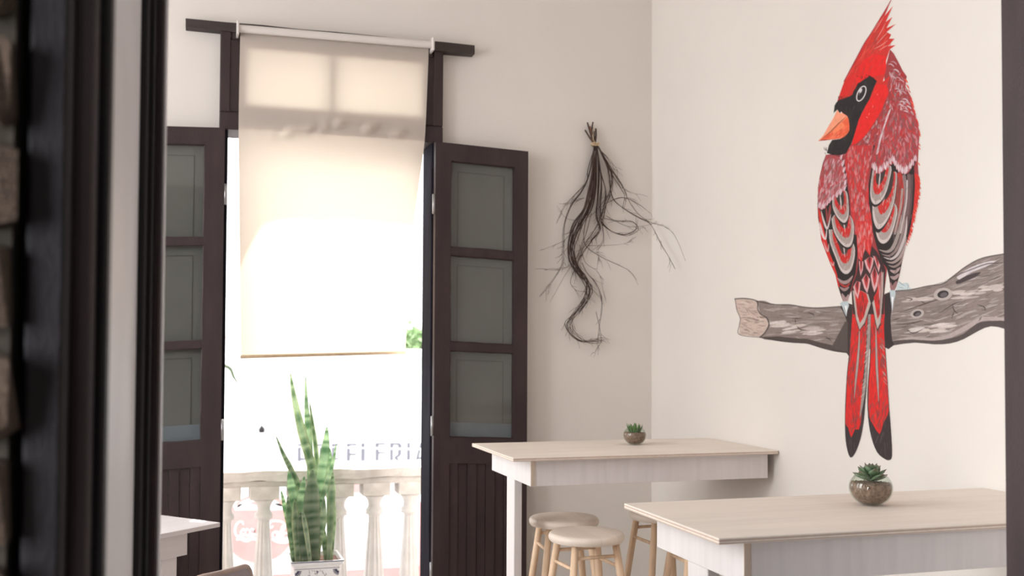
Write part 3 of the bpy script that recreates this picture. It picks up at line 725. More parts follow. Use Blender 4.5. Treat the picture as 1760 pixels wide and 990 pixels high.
for u0, dv in ((0, 0), (1, 14), (2, 24)):
    loop = []
    for k in range(25):
        th = 2*PI*k/24; loop.append(tz(322, 358+dv, .018)+Vector((.019*math.cos(th), .016*math.sin(th), .003*math.sin(th*2+u0))))
    MB().tube(loop, .0032, 6).build('raffia_tie', M_raf, tw, smooth=True)
MB().tube([tz(350,360,.036), tz(372,345,.04), tz(388,362,.036), tz(365,378,.036)], .003, 6).build('raffia_knot', M_raf, tw, smooth=True)
MB().tube([tz(330,340,.03), tz(302,310,.03), tz(295,250,.028), tz(305,190,.02), tz(300,150,.006)], .0026, 6).build('hanging_loop', M_raf, tw, smooth=True)

# ================================================================== tables and stools
ZT = 1.05
def bar_table(x0, x1, y0, y1, name, label, inset_l=.085, inset_f=.035, ah=.105, slab=.015):
    t = empty(name, (0, 0, 0)); t.location = (x0, y0, 0)
    L, W = x1-x0, y1-y0; zt = ZT-slab
    tag(t, label, 'table', 'plywood bar tables along the mural wall')
    tp_ = MB().box((0, 0, zt), (L, W, ZT), .0015); o = tp_.build('tabletop', [M_ply, M_edge], t)
    for p in o.data.polygons:
        if abs(p.normal.z) < .5: p.material_index = 1
    th = .018
    il, jf = inset_l, inset_f
    MB().box((il, jf, zt-ah), (il+th, W-jf, zt), .001).build('apron', M_apron, t)
    fa = MB().box((il+th, jf+.001, zt-ah), (L-.03, jf+th, zt), .001).build('apron', M_apron, t)
    MB().box((il+th, W-jf-th, zt-ah), (L-.03, W-jf-.001, zt), .001).build('apron', M_apron, t)
    MB().box((L-.03-th, jf+th, zt-ah), (L-.03, W-jf-th, zt), .001).build('apron', M_apron, t)
    # visible cut edge of the end board
    MB().box((il-.0005, jf-.0015, zt-ah), (il+th, jf+.001, zt-.0005)).build('board_edge', M_cut, t)
    MB().box((il+.002, W*.5-.055, 0), (il+.036, W*.5+.055, zt-ah+.0), .002).build('leg', M_apron, t)
    MB().box((il+th+.001, W*.5-.055, zt-ah), (il+.036, W*.5+.055, zt), .001).build('leg_block', M_apron, t)
    MB().box((L-.029, jf+th+.08, zt-.03), (L, W-jf-th, zt), .002).build('wall_batten', M_apron, t)
    return t
bt = bar_table(1.185, XR-.006, 3.86, 4.50, 'bar_table', 'farther bar-height plywood table with a small succulent bowl, behind two stools')
rtab = bar_table(1.145, XR-.006, 2.115, 2.665, 'bar_table', 'nearer bar-height plywood table under the bird mural, with larger succulent bowl')

def make_stool():
    s = empty('stool', (0, 0, 0))
    H, R = .74, .155
    pr = [(R-.026, H-.038), (R-.007, H-.034), (R-.001, H-.025), (R, H-.016), (R-.004, H-.006), (R-.010, H-.0015), (R-.016, H), (R-.05, H+.0003), (.03, H+.0002)]
    MB().lathe(pr, 48).build('seat', M_seat, s, auto=.7)
    tops = {}
    def P(sx, sy, z):
        f = (H-.036-z)/(H-.036); a = .088+.085*f; return Vector((sx*a, sy*a, z))
    for sx in (-1, 1):
        for sy in (-1, 1):
            MB().tube([P(sx, sy, H-.034), P(sx, sy, H*.55), P(sx, sy, .0)], [.0145, .0155, .0125], 14).build('leg', M_leg, s, smooth=True)
    for z, r_ in ((.655, .0072), (.27, .0085)):
        for sy in (-1, 1): MB().tube([P(-1, sy, z), P(1, sy, z)], r_, 10).build('rung', M_leg, s, smooth=True)
    for z, r_ in ((.612, .0072), (.22, .0085)):
        for sx in (-1, 1): MB().tube([P(sx, -1, z), P(sx, 1, z)], r_, 10).build('rung', M_leg, s, smooth=True)
    return s
st0 = make_stool()
spots = [((1008, 914), 0.06, 'front one of the two round wooden stools by the farther table'),
         ((969.5, 888), -0.1, 'rear one of the two round wooden stools by the farther table'),
         ((1139, 878), 0.05, 'round wooden stool mostly hidden behind the nearer table, farther from the mural'),
         ((1205, 905), -0.08, 'round wooden stool tucked at the nearer table, only a sliver of seat and legs showing')]
for i, ((px, py), a, lab) in enumerate(spots):
    s = st0 if i == 0 else copy_tree(st0)
    p = atZ(px, py, .74); s.location = (p.x, p.y, 0); s.rotation_euler = (0, 0, a)
    tag(s, lab, 'stool', 'round wooden stools')

# low white table by the door, standing at an angle
ang = math.radians(47.5)
ct = atZ(378.5, 898, .75)
t = empty('side_table', (ct.x, ct.y, 0)); t.rotation_euler = (0, 0, -ang+PI/2)   # local -x runs to the near left, +y to the far left
tag(t, 'white painted table at the left edge beside the open door leaf', 'table')
o = MB().box((-.85, 0, .732), (0, .80, .75), .0015).build('tabletop', M_wtab, t)
MB().box((-.72, .055, .632), (-.125, .073, .732), .001).build('apron', M_wtab, t)
MB().box((-.72, .73, .632), (-.125, .748, .732), .001).build('apron', M_wtab, t)
MB().box((-.143, .073, .632), (-.125, .73, .732), .001).build('apron', M_wtab, t)
MB().box((-.72, .073, .632), (-.702, .73, .732), .001).build('apron', M_wtab, t)
for lx in (-.70, -.235):
    for ly in (.075, .66): MB().box((lx, ly, 0), (lx+.075, ly+.06, .731), .002).build('leg', M_wtab, t)

# chair, only the top of its back in view
cp = atZ(414, 973, .80)
chr_ = empty('chair', (cp.x, cp.y, 0)); chr_.rotation_euler = (0, 0, -ang+PI/2)
tag(chr_, 'taupe moulded chair in front of the white side table, only its rounded back top showing', 'chair')
# back shell: local x across (right end near x=+.07), y towards the table
W2, zc_ = .21, .80
cx = -.085
def back_pt(a, b2):       # a -1..1 across, b2 0..1 up
    x = cx+W2*a; y = -.05*(1-a*a)*1.0 + .03 + .10*(1-b2); z = .45+.35*b2
    return Vector((x, y, z))
NA, NB = 24, 14; vs = []
for j in range(NB+1):
    for i in range(NA+1):
        a = -1+2*i/NA; b2 = j/NB
        lim = 1-.42*max(0, abs(a)-.42)**2.2/.302
        vs.append(back_pt(a*(1-.10*b2), b2*lim))
fs = [(j*(NA+1)+i, j*(NA+1)+i+1, (j+1)*(NA+1)+i+1, (j+1)*(NA+1)+i) for j in range(NB) for i in range(NA)]
bk = MB().add(vs, fs).build('backrest', M_chair, chr_, smooth=True)
sd_ = bk.modifiers.new('thick', 'SOLIDIFY'); sd_.thickness = .012; sd_.offset = 0
MB().tube([vs[NB*(NA+1)+i] for i in range(NA+1)], .0085, 8).build('rim', M_chair2, chr_, smooth=True)
vs2 = []
for j in range(9):
    for i in range(NA+1):
        a = -1+2*i/NA; b2 = j/8
        vs2.append(Vector((cx+W2*a*(1+.05*b2), .13-.05*(1-a*a)*(1-b2)+.40*b2, .45-.02*math.sin(PI*b2)+.0*a)))
sm_ = MB().add(vs2, [(j*(NA+1)+i, j*(NA+1)+i+1, (j+1)*(NA+1)+i+1, (j+1)*(NA+1)+i) for j in range(8) for i in range(NA)]).build('seat', M_chair, chr_, smooth=True)
sd_ = sm_.modifiers.new('thick', 'SOLIDIFY'); sd_.thickness = .012; sd_.offset = 0
for sx in (-1, 1):
    for (ya, yb) in ((.16, .10), (.48, .54)): MB().tube([(cx+sx*.15, ya, .445), (cx+sx*.20, yb, 0)], [.012, .010], 10).build('leg', M_steel, chr_, smooth=True)

# ================================================================== succulent bowls
def bowl(px, pyb, dia_px, h_px, label, seed, n_leaf, spiky, zt):
    p = atZ(px, pyb, zt); s = mpp(p); R = dia_px*s/2; Hh = h_px*s
    rr = random.Random(seed)
    g = empty('succulent_bowl', (p.x, p.y, zt+.0005)); tag(g, label, 'plant', 'succulents in glass bowls')
    zc = Hh*.50
    prof = []
    for k in range(15):
        a = -PI/2*.80+(PI/2*.80+PI/2*.52)*k/14
        prof.append((R*math.cos(a), zc+zc*1.02*math.sin(a)/math.sin(PI/2*.80)))
    prof = [(r, max(0, z)) for r, z in prof]
    inner = [(r-.0022, z+.001) for r, z in reversed(prof)]
    outer = [(.004, 0.0)]+prof; full = outer+inner+[(.004, .004)]
    MB().lathe(full, 40, cap=False).build('glass_bowl', M_glass, g, smooth=True)
    zs = Hh*.62
    sp = [(.003, .003)]+[(r-.0032, z+.002) for r, z in prof if .001 < z < zs]
    rtop = sp[-1][0]
    sp += [(rtop*.75, sp[-1][1]+.002), (rtop*.3, sp[-1][1]+.003), (.002, sp[-1][1]+.003)]
    MB().lathe(sp, 32).build('gravel', M_soil, g, smooth=True)
    zs_t = sp[-1][1]
    peb = MB()
    for k in range(160):
        a = rr.uniform(0, 2*PI); r_ = rtop*math.sqrt(rr.random())*.96; q = Vector((r_*math.cos(a), r_*math.sin(a), zs_t-.0015+rr.uniform(-.0005, .001))); e = rr.uniform(.0012, .0024)
        peb.add([q+Vector(v)*e for v in ((1,0,0),(0,1,0),(-1,0,0),(0,-1,0),(0,0,1),(0,0,-1))], [(0,1,4),(1,2,4),(2,3,4),(3,0,4),(1,0,5),(2,1,5),(3,2,5),(0,3,5)])
    peb.build('pebbles', M_peb, g)['kind'] = 'stuff'
    # leaves
    for k in range(n_leaf):
        ring = k/n_leaf; th = k*2.39996+rr.uniform(-.2, .2)
        el = (math.radians(18)+ring*math.radians(66)) if not spiky else math.radians(rr.uniform(55, 85))
        L = R*(.85-.25*ring) if not spiky else R*rr.uniform(.55, .85)
        wd = L*(.34 if not spiky else .20)
        base = Vector((0, 0, zs_t+.004)) if not spiky else Vector((math.cos(th)*R*.48*math.sqrt(rr.random()), math.sin(th)*R*.48*math.sqrt(rr.random()), zs_t-.002))
        if not spiky: base += Vector((math.cos(th), math.sin(th), 0))*R*.06+Vector((0, 0, ring*.012))
        d = Vector((math.cos(th)*math.cos(el), math.sin(th)*math.cos(el), math.sin(el)))
        sdv = Vector((-math.sin(th), math.cos(th), 0)); nn = d.cross(sdv).normalized()
        m_ = MB(); cols = []
        N = 8; vs = []
        for i in range(N+1):
            t_ = i/N; wq = wd*(math.sin(PI*min(1, .12+t_*.62))**.8)*(1-max(0, t_-.72)/.28*.98) if not spiky else wd*(1-t_)**.6
            c = base+d*L*t_+nn*(-.10*L*t_*t_ if not spiky else 0)+Vector((0, 0, .10*L*t_*t_))
            tk = wq*.28+.0003
            g1 = lin((98, 122, 90)); g2 = lin((150, 172, 136)); tipc = lin((118, 76, 78))
            cc = Vector(g1).lerp(Vector(g2), rr.uniform(0, .7)*(1-t_)); cc = cc.lerp(Vector(tipc), max(0, (t_-.75)/.25)*(.8 if not spiky else .2))
            if spiky: cc = Vector(lin((70, 104, 58))).lerp(Vector(lin((110, 140, 80))), t_*rr.uniform(.3, 1))
            for k2 in range(6):
                a = 2*PI*k2/6; m_.v.append(c+sdv*wq*math.cos(a)+nn*tk*math.sin(a)); m_.c.append(tuple(cc))
        for i in range(N):
            for k2 in range(6): m_.f.append((i*6+k2, i*6+(k2+1) % 6, (i+1)*6+(k2+1) % 6, (i+1)*6+k2))
        m_.f += [(5,4,3,2,1,0), tuple(N*6+k2 for k2 in range(6))]
        m_.build('leaf', M_leafv, g, smooth=True, vc=True)
    return g
bowl(1497, 868, 73, 58, 'larger glass bowl with a rosette succulent on the nearer table', 5, 16, False, ZT)
bowl(1091, 764, 40, 31, 'smaller glass bowl with spiky succulent on the farther table', 8, 26, True, ZT)

# ================================================================== snake plant in a painted pot
YP = 5.50
pt = atY(541, 967, YP); kp = mpp(pt); zp = atY(541, 964, YP-.12).z
pot = empty('snake_plant', (pt.x, YP, 0)); tag(pot, 'tall snake plant in a white and blue painted pot in the doorway', 'plant')
hw = 44*kp
def sq(h, z, r=.012):
    out = []
    for sx, sy, a0 in ((1, 1, 0), (-1, 1, 1), (-1, -1, 2), (1, -1, 3)):
        for k in range(4):
            a = (a0+k/3)*PI/2; out.append(Vector((sx*(h-r)+r*math.cos(a), sy*(h-r)+r*math.sin(a), z)))
    return out
rings = [sq(hw*.70, .0), sq(hw*.90, zp-.03), sq(hw*.92, zp-.024), sq(hw*1.0, zp-.020), sq(hw*1.0, zp), sq(hw*.93, zp), sq(hw*.90, zp-.03)]
vs = [v for r_ in rings for v in r_]; n = 16
fs = [(j*n+i, j*n+(i+1) % n, (j+1)*n+(i+1) % n, (j+1)*n+i) for j in range(len(rings)-1) for i in range(n)]+[tuple(range(n-1, -1, -1))]
potm = MB().add(vs, fs).build('pot', M_pot, pot, auto=.6)
MB().add(sq(hw*.905, zp-.022), [tuple(range(16))]).build('soil', M_soil, pot)
pat = MB()
def pat_stroke(P, wd):
    S = cat_spline(P, 4) if len(P) > 2 else [Vector(p) for p in P]; nn_ = len(S); vs = []
    for i, p in enumerate(S):
        t_ = (S[min(i+1, nn_-1)]-S[max(i-1, 0)]).normalized(); q = Vector((-t_.z, 0, t_.x)); vs += [p+q*wd, p-q*wd]
    pat.add(vs, [(2*i, 2*i+1, 2*i+3, 2*i+2) for i in range(nn_-1)])
def face(x, z):            # point on the sloping front of the pot
    f = (z-0)/(zp-.03); h = hw*(.70+.20*f); return Vector((x, -h-.0008, z))
yf = -hw-.0008
pat_stroke([Vector((-hw*.99, yf, zp-.003)), Vector((hw*.99, yf, zp-.003))], .0022)
pat_stroke([face(-hw*.86, zp-.04), face(hw*.86, zp-.04)], .0012)
for zc2, sgn in ((zp-.055, 1), (zp-.30, 1)):
    for sx in (-1, 1):
        for k in range(5):
            a = math.radians(8+k*17); c0 = Vector((sx*hw*.84, zc2+.008)); r0, r1 = .012, .034
            pat_stroke([face(c0.x-sx*r0*math.cos(a), c0.y-r0*math.sin(a)), face(c0.x-sx*r1*math.cos(a), c0.y-r1*math.sin(a))], .0026)
for k in range(-4, 5):
    a = math.radians(k*18); c0 = (0, zp-.115)
    pat_stroke([face(c0[0]+.012*math.sin(a), c0[1]+.012*math.cos(a)), face(c0[0]+.036*math.sin(a), c0[1]+.036*math.cos(a))], .0028)
pat_stroke([face(-.005, zp-.052), face(.005, zp-.057), face(-.003, zp-.064)], .002)
rp_ = random.Random(4)
for k in range(150):
    x = rp_.uniform(-.075, .075); z = zp-.05-rp_.random()**1.3*.2
    if abs(x) < .035 and zp-.12 < z < zp-.07: continue
    if abs(x) > .045 and z > zp-.085: continue
    a = rp_.uniform(.3, 1.2)*rp_.choice((-1, 1)); L = .005
    pat_stroke([face(x-L*math.cos(a), z-L*math.sin(a)), face(x, z+.001), face(x+L*math.cos(a), z+L*math.sin(a))], .0009)
pat.build('painted_pattern', M_blue, pot, fix=False)['kind'] = 'stuff'
LV = [ # centre line in photo pixels (tip first), half width px, depth offset, pale margin 0..1
 ([(499,640),(506,685),(519,742),(533,792),(543,840),(546,900),(543,962)], 7.5, .05, .8),
 ([(525,645),(527,700),(530,740),(533,800),(533,880),(532,962)], 5.5, .08, .3),
 ([(532,690),(538,735),(543,775),(546,830),(547,962)], 4.0, .10, .9),
 ([(474,748),(486,778),(500,806),(516,842),(526,890),(528,962)], 4.5, .02, .6),
 ([(562,733),(560,765),(553,815),(547,870),(545,962)], 8.0, .03, .25),
 ([(578,762),(572,795),(560,835),(549,870),(540,920),(538,962)], 4.5, -.02, .5),
 ([(567,770),(567,800),(566,850),(565,962)], 5.0, .06, .3),
 ([(571,808),(570,840),(568,890),(565,962)], 6.5, -.01, .55),
 ([(497,804),(501,835),(508,880),(516,962)], 7.5, .02, .2),
 ([(503,812),(512,850),(520,900),(524,962)], 5.0, .06, .8),
 ([(523,818),(518,850),(515,890),(519,962)], 7.5, -.03, .3),
 ([(537,806),(535,840),(534,885),(537,925),(538,962)], 14, -.05, .3),
 ([(483,842),(489,870),(496,905),(503,962)], 4.0, .03, .4),
 ([(494,852),(497,890),(502,930),(506,960)], 6.5, -.02, .4),
 ([(506,858),(508,895),(511,930),(512,964)], 7.5, -.05, .9),
 ([(520,878),(526,910),(533,964)], 4.0, -.08, .9),
 ([(517,880),(520,915),(524,964)], 8.5, -.06, .2),
 ([(557,854),(553,895),(546,930),(543,964)], 8.0, -.04, .5),
 ([(556,905),(557,930),(560,962)], 4.5, 0, .5),
 ([(574,855),(573,900),(569,962)], 4.0, .0, .5),
]
rl = random.Random(21)
for P, hwp, dy, pale in LV:
    Y_ = YP+dy
    S = cat_spline([atY(x, y, Y_)-pot.location for x, y in P], 8)
    S = list(reversed(S)); S[0].z = zp-.03; n = len(S); m_ = MB(); ph = rl.uniform(0, 6); NS = 8
    tw_ = rl.uniform(-.5, .5); shade = rl.choice((.62, .85, 1.0, 1.15, 1.25))
    for i, p in enumerate(S):
        t_ = i/(n-1); wq = hwp*kp*min(1, .62+.9*t_)*min(1, ((1-t_)*3.0)**.75)+.0006
        tan = (S[min(i+1, n-1)]-S[max(i-1, 0)]).normalized(); sd = tan.cross(Vector((math.sin(tw_*t_), 1, 0))).normalized(); nn = sd.cross(tan).normalized()
        band = .5+.5*math.sin(p.z*190+ph+2.6*math.sin(p.z*47+ph)); 
        for k in range(NS):
            a = 2*PI*k/NS; cs_ = math.cos(a); off_ = nn*(wq*.16*math.sin(a)+wq*.30*(cs_*cs_))
            m_.v.append(p+sd*wq*cs_-off_*1.0)
            c = Vector(lin((104, 146, 110))).lerp(Vector(lin((212, 228, 200))), min(1, band*rl.uniform(.7, 1)))*shade
            edge_ = max(0, (abs(cs_)-.5)/.5); c = c.lerp(Vector(lin((232, 238, 196))), edge_*pale)
            m_.c.append(tuple(c))
    for i in range(n-1):
        for k in range(NS): m_.f.append((i*NS+k, i*NS+(k+1) % NS, (i+1)*NS+(k+1) % NS, (i+1)*NS+k))
    m_.f += [tuple(range(NS-1, -1, -1)), tuple((n-1)*NS+k for k in range(NS))]
    m_.build('leaf', M_sleaf, pot, smooth=True, vc=True)
# second balcony plant behind the left jamb, one drooping leaf in view
p2 = Vector((-.22, 5.56, 0)); ap = empty('balcony_plant', p2); tag(ap, 'drooping leaf of a balcony plant beside the left door jamb', 'plant')
MB().lathe([(.09, 0), (.125, .24), (.135, .25), (.135, .28), (.12, .28), (.115, .25)], 28).build('pot', M_bstone, ap, smooth=True)
MB().lathe([(.116, .24), (.05, .255), (.003, .256)], 20).build('soil', M_soil, ap)
tips = [(atY(416, 669, 5.60)-p2, atY(389, 630, 5.58)-p2)]
for k in range(6): tips.append((Vector((rl.uniform(-.35, -.05), rl.uniform(-.05, .12), rl.uniform(.9, 1.25))), Vector((rl.uniform(-.2, 0), .03, rl.uniform(1.1, 1.4)))))
for tip, mid in tips:
    S = cat_spline([Vector((0, 0, .25)), Vector((.0, 0, .8)), mid*.55+Vector((.0, 0, .62)), mid, mid.lerp(tip, .5), tip], 8); n = len(S); m_ = MB()
    for i, p in enumerate(S):
        t_ = i/(n-1); wq = .0085*math.sin(PI*min(1, .15+t_*.85))**.7*min(1, (1-t_)*4+.05)
        tan = (S[min(i+1, n-1)]-S[max(i-1, 0)]).normalized(); sd = tan.cross(Vector((0, 1, .2))).normalized(); nn = sd.cross(tan)
        for k in range(6):
            a = 2*PI*k/6; m_.v.append(p+sd*wq*math.cos(a)+nn*wq*.2*math.sin(a)); m_.c.append(lin((140, 156, 136)))
    for i in range(n-1):
        for k in range(6): m_.f.append((i*6+k, i*6+(k+1) % 6, (i+1)*6+(k+1) % 6, (i+1)*6+k))
    m_.build('leaf', M_sleaf, ap, smooth=True, vc=True)
# ================================================================== bird mural painted on the right wall
mu = empty('mural', atX(1490, 560, XR)); tag(mu, 'painted mural of a red crested bird perched on a grey branch, right wall', 'mural')
rm = random.Random(5)
GAIN = 1.12
import numpy as np
GX0, GY0, GS = 1256.0, -6.0, 0.8
GW, GH = int(488/GS), int(804/GS)
CV_RGB = np.zeros((GH, GW, 3)); CV_A = np.zeros((GH, GW)); CV_P = np.full((GH, GW), -1)
WALLC = np.array([0.79, 0.73, 0.67])
PARTS = []
class Paint:
    """brush work in wall coordinates: colour laid stroke over stroke, then cut into flat paint patches, one per part"""
    layer = 0
    def __init__(s): s.id = len(PARTS); PARTS.append([None, None])
    def lay(s, x0, y0, cov, col):
        h, w_ = cov.shape; c = np.array([min(.95, v*GAIN) for v in lin(col)])
        R_ = CV_RGB[y0:y0+h, x0:x0+w_]; A_ = CV_A[y0:y0+h, x0:x0+w_]; Pq = CV_P[y0:y0+h, x0:x0+w_]
        R_[:] = np.where((A_ > 0)[..., None], R_, c)*(1-cov[..., None])+c*cov[..., None]
        A_[:] = np.maximum(A_, cov)+np.minimum(A_, cov)*(1-np.maximum(A_, cov)); Pq[cov > .35] = s.id
    def win(s, P, pad):
        xs = [p[0] for p in P]; ys = [p[1] for p in P]
        i0 = max(0, int((min(xs)-pad-GX0)/GS)); i1 = min(GW, int((max(xs)+pad-GX0)/GS)+2); j0 = max(0, int((min(ys)-pad-GY0)/GS)); j1 = min(GH, int((max(ys)+pad-GY0)/GS)+2)
        if i1 <= i0 or j1 <= j0: return None
        gx, gy = np.meshgrid(GX0+np.arange(i0, i1)*GS, GY0+np.arange(j0, j1)*GS); return i0, j0, gx, gy
    def segd(s, gx, gy, a, b):
        dx, dy = b[0]-a[0], b[1]-a[1]; L2 = dx*dx+dy*dy+1e-9
        t = np.clip(((gx-a[0])*dx+(gy-a[1])*dy)/L2, 0, 1); return np.hypot(gx-a[0]-t*dx, gy-a[1]-t*dy), t
    def poly(s, P, col, up=True, smooth=0, alpha=1.0, soft=.6):
        P = list(P)
        if smooth: P = [(v.x, v.y) for v in cat_spline([Vector((*p, 0)) for p in P+[P[0]]], smooth)][:-1]
        wn = s.win(P, 2+soft)
        if wn is None: return P
        i0, j0, gx, gy = wn; ins = np.zeros(gx.shape, bool); dm = np.full(gx.shape, 1e9); j = len(P)-1
        for i in range(len(P)):
            (xi, yi), (xj, yj) = P[i], P[j]
            if yi != yj: ins ^= ((yi > gy) != (yj > gy)) & (gx < (xj-xi)*(gy-yi)/(yj-yi)+xi)
            dm = np.minimum(dm, s.segd(gx, gy, P[j], P[i])[0]); j = i
        sd = np.where(ins, dm, -dm); s.lay(i0, j0, np.clip(sd/(2*soft)+.5, 0, 1)*alpha, col); return P
    def stroke(s, P, wd, col, taper=True, n=5, up=False, alpha=.85):
        S = [(v.x, v.y) for v in cat_spline([Vector((*p, 0)) for p in P], n)] if len(P) > 2 else [P[0], ((P[0][0]+P[1][0])/2, (P[0][1]+P[1][1])/2), P[1]]
        wn = s.win(S, wd+2)
        if wn is None: return
        i0, j0, gx, gy = wn; cov = np.zeros(gx.shape); m_ = len(S)-1
        hh = [wd*.5*(max(.12, math.sin(PI*(i+.15)/(m_+.3))**.8) if taper else 1) for i in range(m_+1)]
        for i in range(m_):
            d, t = s.segd(gx, gy, S[i], S[i+1]); cov = np.maximum(cov, np.clip(hh[i]+(hh[i+1]-hh[i])*t-d+.5, 0, 1))
        s.lay(i0, j0, cov*alpha, col)
    def done(s, name, parent=None):
        PARTS[s.id] = [name, parent]; return s.id
def inside(P, x, y):
    r = False; j = len(P)-1
    for i in range(len(P)):
        if (P[i][1] > y) != (P[j][1] > y) and x < (P[j][0]-P[i][0])*(y-P[i][1])/(P[j][1]-P[i][1])+P[i][0]: r = not r
        j = i
    return r
def scatter(pt_, P, n, cols, L, wd, ang, jit=.25, layers=3):
    xs = [p[0] for p in P]; ys = [p[1] for p in P]; k = 0
    for ly in range(layers):
        Paint.layer += 1; got = 0; tries = 0
        while got < n/layers and tries < n*12:
            tries += 1; x = rm.uniform(min(xs), max(xs)); y = rm.uniform(min(ys), max(ys))
            if not inside(P, x, y): continue
            a = (ang(x, y) if callable(ang) else ang)+rm.gauss(0, jit); l_ = rm.uniform(*L)
            e = (x+math.cos(a)*l_, y+math.sin(a)*l_)
            if not inside(P, *e): continue
            Paint_w = rm.uniform(*wd); mid = ((x+e[0])/2+rm.uniform(-.6, .6), (y+e[1])/2+rm.uniform(-.6, .6))
            pt_.stroke([(x, y), mid, e], Paint_w, rm.choice(cols), n=3, alpha=.62); got += 1
ZA = lambda L: [(1395+u/7.073, v/7.073) for u, v in L]
ZB = lambda L: [(1395+u/6.185, 120+v/6.185) for u, v in L]
ZCc = lambda L: [(1395+u/6.6, 250+v/6.6) for u, v in L]
ZD = lambda L: [(1395+u/6.185, 380+v/6.185) for u, v in L]
ZE = lambda L: [(1430+u/3.536, 520+v/3.536) for u, v in L]
ZF = lambda L: [(1240+u/3.385, 420+v/3.385) for u, v in L]
RED, RED2, RED3 = (214, 44, 40), (190, 48, 44), (150, 44, 46)
BLK, DRK, GRY, LGT, PNK = (46, 40, 40), (66, 56, 54), (158, 144, 138), (196, 182, 178), (186, 120, 124)
# --- branch
br = Paint()
BR = ZF([(205,330),(250,328),(310,350),(400,352),(480,365),(560,370),(690,362),(760,350),(860,320),(955,290),(1010,272),(1110,262),(1200,243),(1290,228),(1350,185),(1430,125),(1520,80),(1650,55),(1740,40),(1740,525),(1650,490),(1570,475),(1500,500),(1410,550),(1330,575),(1240,580),(1120,570),(1010,585),(955,592),(860,610),(740,630),(660,620),(580,600),(500,575),(420,570),(330,560),(225,540),(230,430)])
BRs = br.poly(BR, (132, 119, 113), smooth=3)
def along(x, y):
    return -.02 if x < 1470 else (-.10 if x < 1600 else -.32)
scatter(br, BRs, 420, [(112,100,94), (150,138,132), (170,158,152), (122,108,104), (138,118,116)], (14, 46), (1.2, 3.6), along, .10, 4)
scatter(br, BRs, 170, [(84,74,70), (96,86,82), (188,178,172), (196,186,180)], (8, 26), (.8, 1.9), along, .18, 2)
lowL = ZF([(230,540),(330,535),(420,545),(500,550),(580,572),(660,590),(740,600),(740,632),(660,622),(580,602),(500,577),(420,572),(330,562),(240,545)])
br.poly(lowL, (78, 68, 64)); 
br.poly(ZF([(955,592),(1010,560),(1120,555),(1240,560),(1330,548),(1410,520),(1480,465),(1560,445),(1740,455),(1740,530),(1650,492),(1570,477),(1500,502),(1410,552),(1330,577),(1240,582),(1120,572),(1010,587)]), (82, 72, 70), smooth=2)
br.poly(ZF([(1000,560),(1100,538),(1230,545),(1330,520),(1440,460),(1520,420),(1660,430),(1660,446),(1530,440),(1450,486),(1340,542),(1230,560),(1110,552)]), (168, 152, 148), smooth=2)
br.poly(ZF([(690,362),(762,350),(762,632),(725,628),(715,540),(728,440)]), (62, 52, 50), smooth=2)
br.poly(ZF([(640,600),(720,450),(735,450),(735,625)]), (84, 74, 70))
br.poly(ZF([(940,296),(1010,272),(1000,330),(985,430),(995,560),(1005,586),(940,594)]), (54, 46, 46), smooth=2)
br.poly(ZF([(1365,215),(1430,180),(1510,160),(1480,190),(1420,215),(1370,232)]), (72, 62, 62), smooth=2)
br.poly(ZF([(1370,190),(1440,140),(1530,105),(1600,95),(1540,130),(1450,165),(1385,205)]), (196, 186, 186), smooth=2)
for (u, v, w_, h_) in ((420, 495, 50, 30), (530, 500, 36, 22), (340, 460, 28, 14), (1440, 290, 80, 22), (1300, 470, 50, 10), (1150, 320, 50, 10), (1180, 500, 90, 10), (1560, 250, 60, 16)):
    for k in range(9):
        x, y = u+rm.uniform(-w_, w_), v+rm.uniform(-h_, h_); L_ = rm.uniform(25, 60)
        br.stroke(ZF([(x-L_, y+L_*.12), (x, y), (x+L_, y-L_*.12)]), rm.uniform(2.5, 5.5), rm.choice([(196,182,174), (206,194,188), (182,168,162)]))
Paint.layer += 1
for P in ([(500,395),(530,405),(540,415)], [(410,430),(470,432)], [(430,435),(432,460)], [(440,475),(460,495),(500,500)], [(610,540),(640,560)], [(1060,310),(1110,318),(1090,330)], [(1160,330),(1190,345)], [(1270,400),(1350,348),(1400,330)], [(1345,350),(1355,385),(1380,405)], [(1340,430),(1355,390)], [(1490,350),(1530,365),(1535,385)], [(1500,445),(1515,420)], [(1080,500),(1120,515),(1180,490)], [(1040,430),(1000,440)], [(1300,212),(1420,160),(1540,115),(1600,110),(1650,105)], [(1040,395),(1130,365),(1230,330),(1330,300)], [(1010,465),(1100,460),(1180,440)]):
    br.stroke(ZF(P), 2.0, (66, 54, 52))
for P in ([(205,330),(310,350),(400,352),(480,365),(560,370),(690,362)], [(955,290),(1010,272),(1110,262),(1200,243),(1290,228),(1350,185),(1430,125),(1520,80),(1650,55),(1740,40)], [(225,540),(330,560),(420,570),(500,575),(580,600),(660,620),(740,630)]):
    br.stroke(ZF(P), 2.2, (70, 60, 58), taper=False)
branch = br.done('branch')
for (u, v, rx, ry) in ((1290, 290, 33, 22), (1140, 403, 24, 16)):
    k_n = Paint()
    el = lambda f: [(u+rx*f*math.cos(2*PI*k/24), v+ry*f*math.sin(2*PI*k/24)-4*math.cos(2*PI*k/24)) for k in range(24)]
    k_n.poly(ZF(el(1.65)), (172, 160, 154)); k_n.poly(ZF(el(1.0)), (52, 46, 48)); k_n.poly(ZF([(x+4, y+3) for x, y in el(.62)]), (98, 90, 92))
    k_n.done('knot', branch)
ce = Paint()
CE = ce.poly(ZF([(80,317),(140,315),(205,330),(212,375),(228,405),(265,430),(275,468),(255,510),(225,540),(105,525),(105,470),(110,430),(90,380)]), (190, 170, 158))
scatter(ce, CE, 110, [(150,130,120), (170,150,140), (206,188,176), (120,104,98), (200,178,166)], (6, 16), (1, 2.4), lambda x, y: .15, .35, 3)
